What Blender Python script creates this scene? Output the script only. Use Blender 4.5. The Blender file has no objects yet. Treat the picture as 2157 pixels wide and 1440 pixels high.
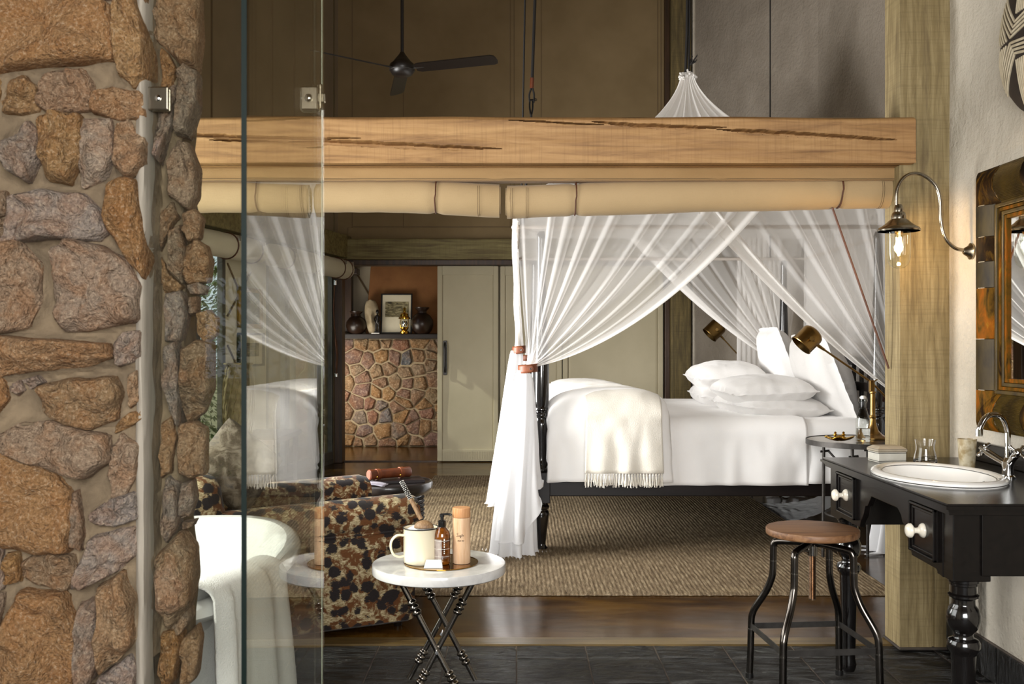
import bpy, math, random
from mathutils import Vector, Matrix, noise
random.seed(7)
PI = math.pi
SC = bpy.context.scene
COL = SC.collection

# ------------------------------------------------------------------ camera
CAM_H = 1.32
FPX = 2100.0
VX, VY = 1085.0, 722.0
cd = bpy.data.cameras.new('camera')
cd.sensor_width = 36.0
cd.lens = 36.0 * FPX / 2157.0
cd.shift_x = -(VX - 1078.5) / 2157.0
cd.shift_y = (VY - 720.0) / 2157.0
cd.clip_start = 0.05
cd.clip_end = 200
cd.dof.use_dof = True
cd.dof.focus_distance = 5.0
cd.dof.aperture_fstop = 9.0
cam = bpy.data.objects.new('camera', cd)
cam.location = (0, 0, CAM_H)
cam.rotation_euler = (PI / 2, 0, 0)
COL.objects.link(cam)
SC.camera = cam

# ------------------------------------------------------------------ world, daylight, exposure
world = bpy.data.worlds.new('sky')
SC.world = world
world.use_nodes = True
wnt = world.node_tree
bg = wnt.nodes['Background']
bg.inputs[0].default_value = (0.80, 0.90, 1.0, 1)
bg.inputs[1].default_value = 0.9


def area(name, loc, target, sx, sy, power, col=(1, 1, 1), spread=PI):
    l = bpy.data.lights.new(name, 'AREA')
    l.shape = 'RECTANGLE'
    l.size = sx
    l.size_y = sy
    l.energy = power
    l.color = col
    l.spread = spread
    o = bpy.data.objects.new(name, l)
    o.location = loc
    d = Vector(target) - Vector(loc)
    o.rotation_euler = d.to_track_quat('-Z', 'Y').to_euler()
    COL.objects.link(o)
    return o


# daylight in the openings of the place: garden side behind the camera, window by the tub,
# the glazed wall of the bedroom; plus an added fill lamp in the sitting room
DAY = (1.0, 0.985, 0.965)
area('daylight_garden_opening', (0.22, -1.45, 1.80), (0.3, 5.0, 0.95), 2.3, 1.7, 140, DAY, 2.3)
area('daylight_tub_window', (-1.88, 3.3, 1.5), (1.5, 4.4, 0.9), 2.2, 2.0, 62, DAY)
area('daylight_bedroom_glazing', (-2.55, 5.7, 1.3), (1.2, 7.0, 0.75), 1.6, 2.1, 200, DAY, 2.1)
area('sitting_room_fill', (-2.45, 11.75, 0.85), (-1.2, 12.7, 0.55), 0.9, 1.0, 24, (1.0, 0.93, 0.82))  # unseen lamp added to brighten the fireplace room, which has no window
sun = bpy.data.lights.new('sun', 'SUN')
sun.energy = 3.0
sun.angle = 0.02
sun.color = (1.0, 0.95, 0.86)
suno = bpy.data.objects.new('sun', sun)
suno.rotation_euler = Vector((0.80, 0.22, -0.62)).to_track_quat('-Z', 'Y').to_euler()
suno.location = (-6, 2, 6)
COL.objects.link(suno)

SC.view_settings.view_transform = 'Standard'
SC.view_settings.look = 'None'
SC.view_settings.gamma = 1.0
SC.view_settings.use_curve_mapping = False
SC.view_settings.exposure = 0.0
SC.cycles.use_denoising = True
SC.cycles.max_bounces = 10
SC.cycles.diffuse_bounces = 5
SC.cycles.glossy_bounces = 5
SC.cycles.transmission_bounces = 8
SC.cycles.transparent_max_bounces = 32
SC.cycles.caustics_reflective = False
SC.cycles.caustics_refractive = False
SC.cycles.sample_clamp_indirect = 6.0


def P(px, py, D):
    """point of the place seen at a pixel of the 2157x1440 photograph at depth D"""
    return Vector(((px - VX) * D / FPX, D, CAM_H - (py - VY) * D / FPX))


# ------------------------------------------------------------------ materials
def lin(h):
    h = h.lstrip('#')
    out = []
    for i in (0, 2, 4):
        c = int(h[i:i + 2], 16) / 255.0
        out.append(c / 12.92 if c <= 0.04045 else ((c + 0.055) / 1.055) ** 2.4)
    return (out[0], out[1], out[2], 1.0)


MATS = {}


class NT:
    def __init__(self, name):
        self.m = bpy.data.materials.new(name)
        self.m.use_nodes = True
        self.t = self.m.node_tree
        self.b = self.t.nodes['Principled BSDF']
        self.out = self.t.nodes['Material Output']
        MATS[name] = self.m

    def n(self, typ, **kw):
        nd = self.t.nodes.new(typ)
        for k, v in kw.items():
            if k.startswith('i_'):
                key = k[2:].replace('_', ' ')
                nd.inputs[key].default_value = v
            else:
                setattr(nd, k, v)
        return nd

    def l(self, a, b):
        self.t.links.new(a, b)

    def coords(self, stretch=(1, 1, 1), kind='Object', rot=(0, 0, 0)):
        tc = self.n('ShaderNodeTexCoord')
        mp = self.n('ShaderNodeMapping')
        mp.inputs['Scale'].default_value = stretch
        mp.inputs['Rotation'].default_value = rot
        self.l(tc.outputs[kind], mp.inputs[0])
        return mp.outputs[0]

    def noise(self, vec, scale=5, detail=6, rough=0.55, dist=0.0):
        nd = self.n('ShaderNodeTexNoise')
        nd.inputs['Scale'].default_value = scale
        nd.inputs['Detail'].default_value = detail
        nd.inputs['Roughness'].default_value = rough
        nd.inputs['Distortion'].default_value = dist
        self.l(vec, nd.inputs['Vector'])
        return nd.outputs[0]

    def ramp(self, fac, stops, interp='LINEAR'):
        r = self.n('ShaderNodeValToRGB')
        r.color_ramp.interpolation = interp
        e = r.color_ramp.elements
        while len(e) < len(stops):
            e.new(0.5)
        for k, (p, c) in enumerate(stops):
            e[k].position = p
            e[k].color = lin(c) if isinstance(c, str) else c
        self.l(fac, r.inputs[0])
        return r.outputs[0]

    def mix(self, fac, a, b, mode='MIX'):
        m = self.n('ShaderNodeMix', data_type='RGBA', blend_type=mode)
        for sock, v in ((m.inputs[0], fac), (m.inputs[6], a), (m.inputs[7], b)):
            if isinstance(v, str):
                sock.default_value = lin(v)
            elif isinstance(v, (int, float)):
                sock.default_value = v
            else:
                self.l(v, sock)
        return m.outputs[2]

    def math(self, op, a, b=None, c=None):
        m = self.n('ShaderNodeMath', operation=op)
        for k, v in enumerate((a, b, c)):
            if v is None:
                continue
            if isinstance(v, (int, float)):
                m.inputs[k].default_value = v
            else:
                self.l(v, m.inputs[k])
        return m.outputs[0]

    def bump(self, height, strength=0.3, dist=0.01):
        b = self.n('ShaderNodeBump')
        b.inputs['Strength'].default_value = strength
        b.inputs['Distance'].default_value = dist
        self.l(height, b.inputs['Height'])
        self.l(b.outputs[0], self.b.inputs['Normal'])

    def set(self, **kw):
        for k, v in kw.items():
            s = self.b.inputs[{'rough': 'Roughness', 'metal': 'Metallic', 'color': 'Base Color', 'coat': 'Coat Weight',
                               'coatr': 'Coat Roughness', 'spec': 'Specular IOR Level', 'trans': 'Transmission Weight', 'ior': 'IOR',
                               'sheen': 'Sheen Weight', 'sss': 'Subsurface Weight', 'emit': 'Emission Color', 'emits': 'Emission Strength'}[k]]
            if isinstance(v, str):
                s.default_value = lin(v)
            elif isinstance(v, (int, float)):
                s.default_value = v
            elif isinstance(v, tuple):
                s.default_value = v
            else:
                self.l(v, s)
        return self


def simple(name, c1, c2=None, scale=6, stretch=(1, 1, 1), rough=0.6, metal=0.0, bump=0.0, bscale=None, coat=0.0, detail=6,
           lo=0.3, hi=0.7, bdist=0.004, dist=0.0, spec=0.5, rot=(0, 0, 0)):
    t = NT(name)
    if c2 is None:
        t.set(color=c1)
        if bump:
            v = t.coords(stretch, rot=rot)
            t.bump(t.noise(v, bscale or scale, detail), bump, bdist)
    else:
        v = t.coords(stretch, rot=rot)
        f = t.noise(v, scale, detail, dist=dist)
        t.set(color=t.ramp(f, [(lo, c1), (hi, c2)]))
        if bump:
            t.bump(f if bscale is None else t.noise(v, bscale, detail), bump, bdist)
    t.set(rough=rough, metal=metal, coat=coat, spec=spec)
    return t.m


def wood(name, c1, c2, c3, axis='z', scale=3.0, rough=0.6, bump=0.25, coat=0.0, saw=True):
    t = NT(name)
    st = {'x': (0.12, 1.6, 1.6), 'y': (1.6, 0.12, 1.6), 'z': (1.6, 1.6, 0.12)}[axis]
    v = t.coords(st)
    g = t.noise(v, scale * 6, 8, 0.65, 0.6)
    v2 = t.coords({'x': (.3, 1, 1), 'y': (1, .3, 1), 'z': (1, 1, .3)}[axis])
    big = t.noise(v2, scale * 0.8, 4, 0.5, 0.3)
    c = t.ramp(g, [(0.30, c3), (0.47, c2), (0.68, c1)])
    c = t.mix(t.ramp(big, [(0.38, '000000'), (0.66, '7a7a7a')]), c, c3)
    h = g
    if saw:
        st2 = {'x': (60, 2, 2), 'y': (2, 60, 2), 'z': (2, 2, 60)}[axis]
        sawn = t.noise(t.coords(st2), 2.0, 3)
        c = t.mix(t.ramp(sawn, [(0.50, '000000'), (0.70, '909090')]), c, c3)
        h = t.math('ADD', g, t.math('MULTIPLY', sawn, 0.6))
    t.set(color=c, rough=rough, coat=coat)
    t.bump(h, bump, 0.004)
    return t.m


wood('beam_wood', 'ba9260', 'a27a4b', '74512d', 'x', rough=0.65)
wood('post_wood', 'a08f68', '85744e', '645437', 'z', scale=5, rough=0.7)
wood('lintel_wood', '8d8152', '6f6338', '4d3b20', 'x', rough=0.65)
wood('rear_post_wood', '7d6c42', '5f5230', '40341e', 'z', rough=0.7)
wood('dark_trim_wood', '4a3018', '382310', '22150a', 'z', rough=0.45, saw=False)
wood('stool_seat_wood', '9a7350', '80593a', '543823', 'x', scale=6, rough=0.5, saw=False, bump=.1)
wood('canister_wood', 'e8c8a6', 'dcb48e', 'cfa077', 'z', scale=10, rough=0.5, saw=False, bump=.05)
wood('canister_cap_wood', 'e3b083', 'd59c6c', 'c28653', 'z', scale=10, rough=0.5, saw=False, bump=.05)
wood('scoop_wood', 'a88a68', '8a6a4a', '654a32', 'z', scale=14, rough=0.55, saw=False, bump=.1)
wood('bench_wood', '5b3d24', '452c18', '2c1b0e', 'y', rough=0.5, saw=False)
# stones: granite speckle, hue differs from stone to stone
def stone_mat(name, tones, speck_scale, bumpd):
    t = NT(name)
    v = t.coords()
    oi = t.n('ShaderNodeObjectInfo')
    r = oi.outputs['Random']
    base = t.ramp(r, [(k / (len(tones) - 1), c) for k, c in enumerate(tones)])
    off = t.n('ShaderNodeVectorMath', operation='ADD')
    t.l(v, off.inputs[0])
    sc = t.n('ShaderNodeVectorMath', operation='SCALE')
    t.l(oi.outputs['Location'], sc.inputs[0])
    sc.inputs[3].default_value = 3.7
    t.l(sc.outputs[0], off.inputs[1])
    v = off.outputs[0]
    big = t.noise(v, speck_scale * 0.12, 5, 0.6, 0.5)
    c = t.mix(t.ramp(big, [(0.42, '000000'), (0.62, 'd0d0d0')]), base, t.mix(0.6, base, '8f5a28'))
    c = t.mix(t.ramp(t.noise(v, speck_scale * 0.25, 4), [(0.5, '000000'), (0.72, '808080')]), c, '4a3b34')
    sp = t.n('ShaderNodeTexVoronoi')
    sp.inputs['Scale'].default_value = speck_scale * 1.6
    t.l(v, sp.inputs['Vector'])
    fine = t.noise(v, speck_scale, 4, 0.7)
    c = t.mix(t.ramp(fine, [(0.34, 'b8b8b8'), (0.49, '000000')]), c, '2c2018')
    c = t.mix(t.ramp(fine, [(0.53, '000000'), (0.68, 'a0a0a0')]), c, 'e2cdae')
    t.set(color=c, rough=0.85, spec=0.3)
    h = t.math('ADD', t.math('MULTIPLY', big, 1.8), t.math('ADD', t.math('MULTIPLY', fine, 0.5), t.math('MULTIPLY', t.noise(v, speck_scale * .4, 5), .9)))
    t.bump(h, 1.0, bumpd)
    return t.m


stone_mat('granite_near', ['927c66', '977046', '958a80', '7c6853', '9a7648', '8c827a', '8c6840', '9a8d7e'], 150, 0.02)
stone_mat('granite_far', ['85694c', '957650', '82695c', '7a5e50', '8c7b5e', '836052', '706b69', '917859', '5c646b'], 45, 0.02)
simple('mortar', '7d6c55', '5d4f3d', scale=14, rough=0.95, bump=0.7, bscale=60, bdist=0.006)
simple('mortar_smooth', '9d9588', '857d70', scale=6, stretch=(3, 3, .6), rough=0.85, bump=0.3, bscale=30)
simple('fireplace_mortar', 'b3a183', '9a896c', scale=10, rough=0.95, bump=0.5, bscale=60, bdist=0.01)
t = NT('plaster')
v = t.coords()
f1 = t.noise(v, 3.0, 6)
t.set(color=t.ramp(f1, [(0.3, 'b3aa9b'), (0.7, 'c9c1b3')]), rough=0.9, spec=0.25)
t.bump(t.math('ADD', t.noise(v, 9.0, 3), t.math('MULTIPLY', t.noise(v, 55.0, 5, 0.6), 0.45)), 0.9, 0.02)
simple('plaster_rear', '887e71', '9a9083', scale=3, rough=0.9, bump=0.8, bscale=30, bdist=0.02)
simple('chimney_plaster', '94663a', '80532d', scale=4, rough=0.85, bump=0.4, bscale=20)
simple('sitting_wall', 'c0b49c', 'b2a68e', scale=3, rough=0.9)


def canvas_mat(name, c1, c2, rough=0.85):
    t = NT(name)
    v = t.coords()
    f = t.noise(v, 1.6, 4)
    w = t.math('MULTIPLY', t.noise(t.coords((500, 500, 40)), 1.0, 2), 0.5)
    w2 = t.math('MULTIPLY', t.noise(t.coords((40, 40, 500)), 1.0, 2), 0.5)
    t.set(color=t.ramp(f, [(0.3, c1), (0.7, c2)]), rough=rough, spec=0.2, sheen=0.15)
    t.bump(t.math('ADD', t.math('ADD', w, w2), t.math('MULTIPLY', f, 2.0)), 0.35, 0.004)
    return t.m


canvas_mat('canvas_wall', '8b7757', '7b6849')
canvas_mat('canvas_door', 'c0b69b', 'b2a88d')
canvas_mat('canvas_blind', 'b9a07a', 'ac936d')
canvas_mat('canvas_band', 'aa8a60', '987a52')
canvas_mat('canvas_ceiling', 'a08a66', '94805e')
canvas_mat('canvas_pale', 'cfc8ae', 'c3bb9f')
simple('stitch', '6d5a40', rough=0.9)
simple('strap_leather', '5d3520', '45250f', scale=30, rough=0.55)
simple('tie_leather', '7d4220', '5c2c13', scale=25, rough=0.5, bump=.2)
simple('roll_leather', '6d371b', '4a210e', scale=25, rough=0.4, bump=.2)

# floor: polished concrete with brown stain
t = NT('polished_concrete')
v = t.coords((0.5, 1.6, 1))
f = t.noise(v, 2.2, 8, 0.6, 1.2)
f2 = t.noise(t.coords((1.2, 5, 1)), 3.0, 6, 0.6, 0.8)
c = t.ramp(f, [(0.3, '241505'), (0.5, '3f280c'), (0.72, '5c4016')])
c = t.mix(t.ramp(f2, [(0.45, '000000'), (0.75, '606060')]), c, '6a5430')
t.set(color=c, rough=t.math('ADD', 0.10, t.math('MULTIPLY', f2, 0.18)), spec=0.28)
t.b.inputs['Specular Tint'].default_value = lin('c8a878')
t.bump(t.noise(t.coords(), 8.0, 4), 0.06, 0.01)
t = NT('floor_border')
c = t.ramp(t.noise(t.coords((0.6, 6, 1)), 3, 7, .6, .5), [(0.3, '3a2a14'), (0.7, '75603a')])
t.set(color=c, rough=0.3)
# slate with cleft relief
t = NT('slate')
v = t.coords((0.9, 2.4, 1))
oi = t.n('ShaderNodeObjectInfo')
f = t.noise(v, 9, 9, 0.62, 1.4)
c = t.ramp(f, [(0.3, '070605'), (0.55, '100e0d'), (0.78, '242120')])
t.set(color=c, rough=t.ramp(f, [(0.3, (0.12,) * 3 + (1,)), (0.75, (0.30,) * 3 + (1,))]), spec=0.6)
t.bump(f, 1.0, 0.035)
simple('grout', '5d5248', '483f37', scale=20, rough=0.9)
simple('grout_dark', '463e36', '332c26', scale=20, rough=0.9)

# fabrics
def cloth(name, c1, c2, rough=0.9, bs=220, bump=0.2, sheen=0.3, trans=0.0):
    t = NT(name)
    v = t.coords()
    f = t.noise(v, 3.0, 4)
    t.set(color=t.ramp(f, [(0.3, c1), (0.7, c2)]), rough=rough, spec=0.2, sheen=sheen)
    t.bump(t.math('ADD', t.noise(v, bs, 2), t.math('MULTIPLY', t.noise(v, 12, 4), 1.2)), bump, 0.003)
    return t.m


cloth('bed_linen', 'f4f2f0', 'f9f8f7')
cloth('pillow_linen', 'e4e2e0', 'eae8e6', bump=.35)
cloth('throw_wool', 'dad4c7', 'e4dfd4', bump=0.5, bs=160)
cloth('towel_cotton', 'ecebea', 'f4f3f2', bump=1.0, bs=260, sheen=0.6)
cloth('valance_white', 'd9d9db', 'e6e6e7')
t = NT('leopard_weave')
v = t.coords()
nz = t.n('ShaderNodeTexNoise')
nz.inputs['Scale'].default_value = 9
nz.inputs['Detail'].default_value = 3
t.l(v, nz.inputs['Vector'])
ad = t.n('ShaderNodeVectorMath', operation='MULTIPLY_ADD')
t.l(nz.outputs['Color'], ad.inputs[0])
ad.inputs[1].default_value = (0.05, 0.05, 0.05)
t.l(v, ad.inputs[2])
wob = ad.outputs[0]
vo = t.n('ShaderNodeTexVoronoi')
vo.inputs['Scale'].default_value = 17.0
vo.inputs['Randomness'].default_value = 0.85
t.l(wob, vo.inputs['Vector'])
thread = t.noise(t.coords((26, 26, 110)), 3.0, 2)
spotd = t.math('ADD', vo.outputs['Distance'], t.math('MULTIPLY', t.math('SUBTRACT', thread, 0.5), 0.42))
spotd = t.math('ADD', spotd, t.math('MULTIPLY', t.math('SUBTRACT', t.noise(v, 22, 3), 0.5), 0.55))
rust = t.ramp(t.noise(v, 24, 4, 0.6, 0.8), [(0.43, '000000'), (0.53, 'ffffff')])
basec = t.mix(t.ramp(thread, [(0.35, '000000'), (0.6, 'ffffff')]), 'c4b592', '887552')
basec = t.mix(rust, basec, t.mix(thread, '704522', '4c2e16'))
c = t.mix(t.ramp(spotd, [(0.43, 'ffffff'), (0.50, '000000')]), basec, t.mix(thread, '2b2424', '161111'))
t.set(color=c, rough=0.8, spec=0.25, sheen=0.1)
t.bump(thread, 0.25, 0.003)
t = NT('cushion_weave')
v = t.coords((1, 1, 1))
th = t.noise(t.coords((30, 30, 90)), 3.0, 2)
f = t.noise(v, 11, 5, 0.6, 1.0)
c = t.ramp(f, [(0.34, '1f1916'), (0.46, '43372d'), (0.58, '8c8273'), (0.72, '4e4e55')])
c = t.mix(t.math('MULTIPLY', th, 0.4), c, '9c8d76')
t.set(color=c, rough=0.85, spec=0.2)
t.bump(th, 0.3, 0.003)
t = NT('sisal')
v = t.coords((1, 1, 1))
f = t.noise(t.coords((60, 7, 60)), 1.2, 5, 0.7)
g = t.noise(v, 1.3, 4)
c = t.ramp(f, [(0.3, '4e4233'), (0.5, '7a6a54'), (0.72, 'a8987d')])
c = t.mix(t.math('MULTIPLY', t.ramp(t.noise(t.coords((150, 60, 60)), 1, 2), [(0.5, '000000'), (0.7, 'ffffff')]), 0.35), c, '6f5636')
t.set(color=c, rough=0.95, spec=0.1)
t.bump(t.noise(t.coords((160, 90, 60)), 1.0, 3), 0.8, 0.006)


def net_mat(name, opacity, col, transl=0.55):
    t = NT(name)
    nt = t.t
    nt.nodes.remove(t.b)
    tr = t.n('ShaderNodeBsdfTransparent')
    df = t.n('ShaderNodeBsdfDiffuse')
    tl = t.n('ShaderNodeBsdfTranslucent')
    df.inputs[0].default_value = lin(col)
    tl.inputs[0].default_value = lin(col)
    m1 = t.n('ShaderNodeMixShader')
    m1.inputs[0].default_value = transl
    t.l(df.outputs[0], m1.inputs[1])
    t.l(tl.outputs[0], m1.inputs[2])
    m2 = t.n('ShaderNodeMixShader')
    # a woven net closes up when seen along its surface
    lw = t.n('ShaderNodeLayerWeight')
    lw.inputs[0].default_value = 0.5
    fac = t.math('ADD', opacity, t.math('MULTIPLY', t.math('POWER', lw.outputs['Facing'], 1.8), (1 - opacity) * 0.9))
    t.l(fac, m2.inputs[0])
    t.l(tr.outputs[0], m2.inputs[1])
    t.l(m1.outputs[0], m2.inputs[2])
    t.l(m2.outputs[0], t.out.inputs[0])
    return t.m


net_mat('net_sheer', 0.44, 'fbf9f7', 0.45)
net_mat('net_hem', 0.80, 'faf8f5', 0.35)
net_mat('net_gathered', 0.93, 'f6f6f7', 0.30)


def pane_mat(name, tint, ior=1.5):
    t = NT(name)
    t.t.nodes.remove(t.b)
    tr = t.n('ShaderNodeBsdfTransparent')
    tr.inputs[0].default_value = lin(tint)
    gl = t.n('ShaderNodeBsdfGlossy')
    gl.inputs['Roughness'].default_value = 0.0
    ge = t.n('ShaderNodeNewGeometry')
    fr = t.n('ShaderNodeFresnel')
    k = t.math('ADD', ior, t.math('MULTIPLY', ge.outputs['Backfacing'], 1.0 / ior - ior))
    t.l(k, fr.inputs['IOR'])
    mx = t.n('ShaderNodeMixShader')
    t.l(fr.outputs[0], mx.inputs[0])
    t.l(tr.outputs[0], mx.inputs[1])
    t.l(gl.outputs[0], mx.inputs[2])
    t.l(mx.outputs[0], t.out.inputs[0])
    return t.m


pane_mat('clear_pane', 'fcfdfb')
pane_mat('door_pane', 'f9f9f4')
pane_mat('window_pane', 'f2f6f2')
pane_mat('thin_glass', 'fafcfa', 1.45)
simple('glass_edge', '071310', rough=0.5, spec=0.1)
simple('glass_edge_pale', 'c3ccbc', rough=0.3, spec=0.4)
t = NT('drink_glass').set(color='ffffff', rough=0.0, trans=1.0, ior=1.45)
t = NT('amber_glass').set(color='8a4a10', rough=0.02, coat=0.3, spec=0.7)
t.set(color=t.ramp(t.noise(t.coords((4, 4, 8)), 6, 3), [(0.35, '2a1206'), (0.7, '8a4c12')]))

# metals
simple('chrome', 'd9d9d9', rough=0.06, metal=1)
simple('polished_steel', 'a8a29a', '7c766e', scale=8, rough=0.16, metal=1)
simple('gunmetal', '6e6862', '4a4541', scale=6, rough=0.2, metal=1)
simple('black_steel', '2c2a29', rough=0.3, metal=0.8)
simple('net_bar', 'b5aca3', rough=0.6)
simple('iron', '4a4744', '35322f', scale=20, rough=0.5, metal=0.7)
simple('brass', 'a5854f', '806233', scale=10, rough=0.28, metal=1)
simple('aged_brass', '7d6338', '604a28', scale=12, rough=0.35, metal=1)
simple('bright_brass', 'd8b04e', 'b58832', scale=14, rough=0.14, metal=1)
simple('tray_brass', 'b0853a', '8d6628', scale=8, rough=0.12, metal=1)
simple('nickel', 'a39a8a', '8a8172', scale=10, rough=0.22, metal=1)
simple('screw_steel', 'a48d78', '8f7660', scale=40, rough=0.3, metal=1)
simple('mirror_silver', 'f2f2f0', rough=0.0, metal=1)
simple('fan_black', '17120f', rough=0.35)
simple('black_paint', '0c0a09', '15110f', scale=14, stretch=(4, .4, 4), rough=0.22, bump=.08, spec=.28)
simple('bed_black', '120e0d', '1d1614', scale=10, stretch=(.4, 4, 4), rough=0.35, spec=.25)
simple('leg_black', '100d0c', rough=0.16, coat=0.6, spec=.6)
simple('rope_black', '14100d', rough=0.8)
simple('white_ceramic', 'f3f1ec', rough=0.12, coat=0.5)
simple('tub_enamel', 'f2f2f2', rough=0.13, coat=0.5)
simple('knob_ceramic', 'f1e9d8', rough=0.15, coat=0.5)
simple('marble', 'd8d6d3', 'b4b2b0', scale=7, rough=0.18, dist=1.5, coat=.2, lo=.4, hi=.75)
simple('enamel_cream', 'f3e8cb', rough=0.22, coat=0.4)
simple('dark_rim', '1d1b19', rough=0.35)
simple('bath_salt', 'f2f2f2', rough=0.8, bump=1.0, bscale=160, bdist=.01)
simple('pump_black', '141312', rough=0.3)
simple('label_print', 'b7aaa2', '9a8c84', scale=60, rough=0.6)
simple('label_white', 'f2efe6', rough=0.6)
simple('card_white', 'f8f7f4', rough=0.6)
simple('ink', '3a2317', rough=0.8)
simple('dot_white', 'f4f1ea', rough=0.4)
simple('drum_dark', '1c1817', '262120', scale=20, rough=0.28, coat=.2)
simple('drum_beads', '17110d', '2a211a', scale=60, rough=0.5)
simple('magazine_dark', '211b1c', rough=0.3)
simple('magazine_pale', 'c3bfc8', '7d7a86', scale=8, rough=0.3)
simple('clay_dark', '1c120d', '2f1f15', scale=8, rough=0.32)
simple('carved_pale', 'b5a588', '8f7f62', scale=14, rough=0.8, bump=.4)
simple('ebony', '120c09', rough=0.3)
simple('paper', 'e9e0c6', 'ddd3b6', scale=5, rough=0.8)
t = NT('engraving')
f = t.noise(t.coords((3, 1, 9)), 3.5, 8, 0.7, 1.5)
t.set(color=t.ramp(f, [(0.36, '3a3424'), (0.5, '7a7050'), (0.66, 'bfb48c')]), rough=0.8)
t = NT('landscape_print')
f = t.noise(t.coords((2, 2, 6)), 4.0, 6, 0.7, 1.0)
t.set(color=t.ramp(f, [(0.35, '2c3020'), (0.55, '5c6244'), (0.7, 'a7a884')]), rough=0.5)
simple('gilt', 'b8964e', '8e7034', scale=20, rough=0.4, metal=.7)
simple('frame_black', '15120f', rough=0.4)
simple('alu_frame', '5d5a55', '4b4844', scale=4, rough=0.4, metal=.4)
simple('wicker', '9a8a5e', '6c5e3c', scale=40, stretch=(1, 1, .3), rough=0.8, bump=.6)
simple('leaf_green', '5d7a34', '2f4a1c', scale=3, rough=0.5)
simple('leaf_pale', '8ea35a', '54702c', scale=3, rough=0.5)
simple('bark', '5a4632', '3d2e20', scale=20, rough=0.9)
simple('ground', '8a8160', '6d6a44', scale=2, rough=0.95)
simple('deck', 'b7ab97', '9c907c', scale=6, stretch=(.3, 4, 4), rough=0.8)
simple('horn_cup', 'cabfa4', 'a08c66', scale=30, rough=0.3, lo=.42, hi=.6)
simple('bone', 'cfcbc0', 'bdb8aa', scale=18, rough=0.35)
simple('bone_lid', 'b3a793', 'a0937d', scale=18, rough=0.35)
simple('mantel_wood', '2c2420', '1c1613', scale=10, rough=0.5)
t = NT('horn_tiles')
v = t.coords()
f = t.noise(t.coords((8, 8, 3)), 3.0, 5, 0.6, 0.7)
oi = t.n('ShaderNodeObjectInfo')
c = t.ramp(t.math('ADD', t.math('MULTIPLY', f, 0.75), t.math('MULTIPLY', oi.outputs['Random'], 0.28)),
           [(0.34, '130d08'), (0.50, '2b1c0c'), (0.60, '5f4314'), (0.72, '8a4d12'), (0.82, '9c7a26')])
t.set(color=c, rough=0.55, spec=.03)
simple('horn_ribbed', '58461a', '291d0a', scale=16, stretch=(1, 1, .4), rough=0.45, spec=.25)
simple('shield_dark', '1d1510', '2c2018', scale=20, rough=0.6)
simple('shield_cord', 'c9bda4', 'b0a287', scale=30, rough=0.8, bump=.4)
simple('bulb_glass', 'ffe6b8', rough=0.05)
t = NT('filament').set(color='000000', emit=(1.0, 0.55, 0.18, 1), emits=140.0)

# ------------------------------------------------------------------ geometry helpers: a geom is (verts, faces)
def join(*gs):
    V, F = [], []
    for v, f in gs:
        o = len(V)
        V += list(v)
        F += [tuple(i + o for i in q) for q in f]
    return V, F


def xf(g, loc=(0, 0, 0), rot=(0, 0, 0), scale=(1, 1, 1)):
    from mathutils import Euler
    if isinstance(scale, (int, float)):
        scale = (scale,) * 3
    M = Matrix.Translation(loc) @ Euler(rot).to_matrix().to_4x4() @ Matrix.Diagonal((*scale, 1))
    return [M @ Vector(p) for p in g[0]], g[1]


def box(x0, x1, y0, y1, z0, z1):
    v = [(x, y, z) for z in (z0, z1) for y in (y0, y1) for x in (x0, x1)]
    return v, [(0, 2, 3, 1), (4, 5, 7, 6), (0, 1, 5, 4), (2, 6, 7, 3), (0, 4, 6, 2), (1, 3, 7, 5)]


def frame_of(d):
    d = Vector(d).normalized()
    a = Vector((0, 0, 1)) if abs(d.z) < 0.9 else Vector((1, 0, 0))
    u = d.cross(a).normalized()
    return u, d.cross(u).normalized()


def tube(pts, r, n=10, caps=True, closed=False, squash=1.0):
    pts = [Vector(p) for p in pts]
    m = len(pts)
    V, F = [], []
    prev = None
    for i, p in enumerate(pts):
        if closed:
            d = pts[(i + 1) % m] - pts[i - 1]
        else:
            d = pts[min(i + 1, m - 1)] - pts[max(i - 1, 0)]
        d.normalize()
        if prev is None:
            u, w = frame_of(d)
        else:
            u = (prev - d * prev.dot(d)).normalized()
            w = d.cross(u)
        prev = u
        rr = r[i] if isinstance(r, (list, tuple)) else r
        for k in range(n):
            a = 2 * PI * k / n
            V.append(p + u * math.cos(a) * rr + w * math.sin(a) * rr * squash)
    for i in range(m if closed else m - 1):
        j = (i + 1) % m
        for k in range(n):
            k2 = (k + 1) % n
            F.append((i * n + k, i * n + k2, j * n + k2, j * n + k))
    if caps and not closed:
        F.append(tuple(range(n - 1, -1, -1)))
        F.append(tuple((m - 1) * n + k for k in range(n)))
    return V, F


def cyl(p0, p1, r0, r1=None, n=20):
    return tube([p0, p1], [r0, r0 if r1 is None else r1], n)


def lathe(prof, n=28, at=(0, 0, 0), sx=1.0, sy=1.0):
    """prof: (radius, z) from bottom to top; open ends closed by caps where radius > 0"""
    V, F = [], []
    for r, z in prof:
        for k in range(n):
            a = 2 * PI * k / n
            V.append((at[0] + r * sx * math.cos(a), at[1] + r * sy * math.sin(a), at[2] + z))
    for i in range(len(prof) - 1):
        for k in range(n):
            k2 = (k + 1) % n
            F.append((i * n + k, i * n + k2, (i + 1) * n + k2, (i + 1) * n + k))
    if prof[0][0] > 1e-5:
        F.append(tuple(range(n - 1, -1, -1)))
    if prof[-1][0] > 1e-5:
        F.append(tuple((len(prof) - 1) * n + k for k in range(n)))
    return V, F


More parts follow.
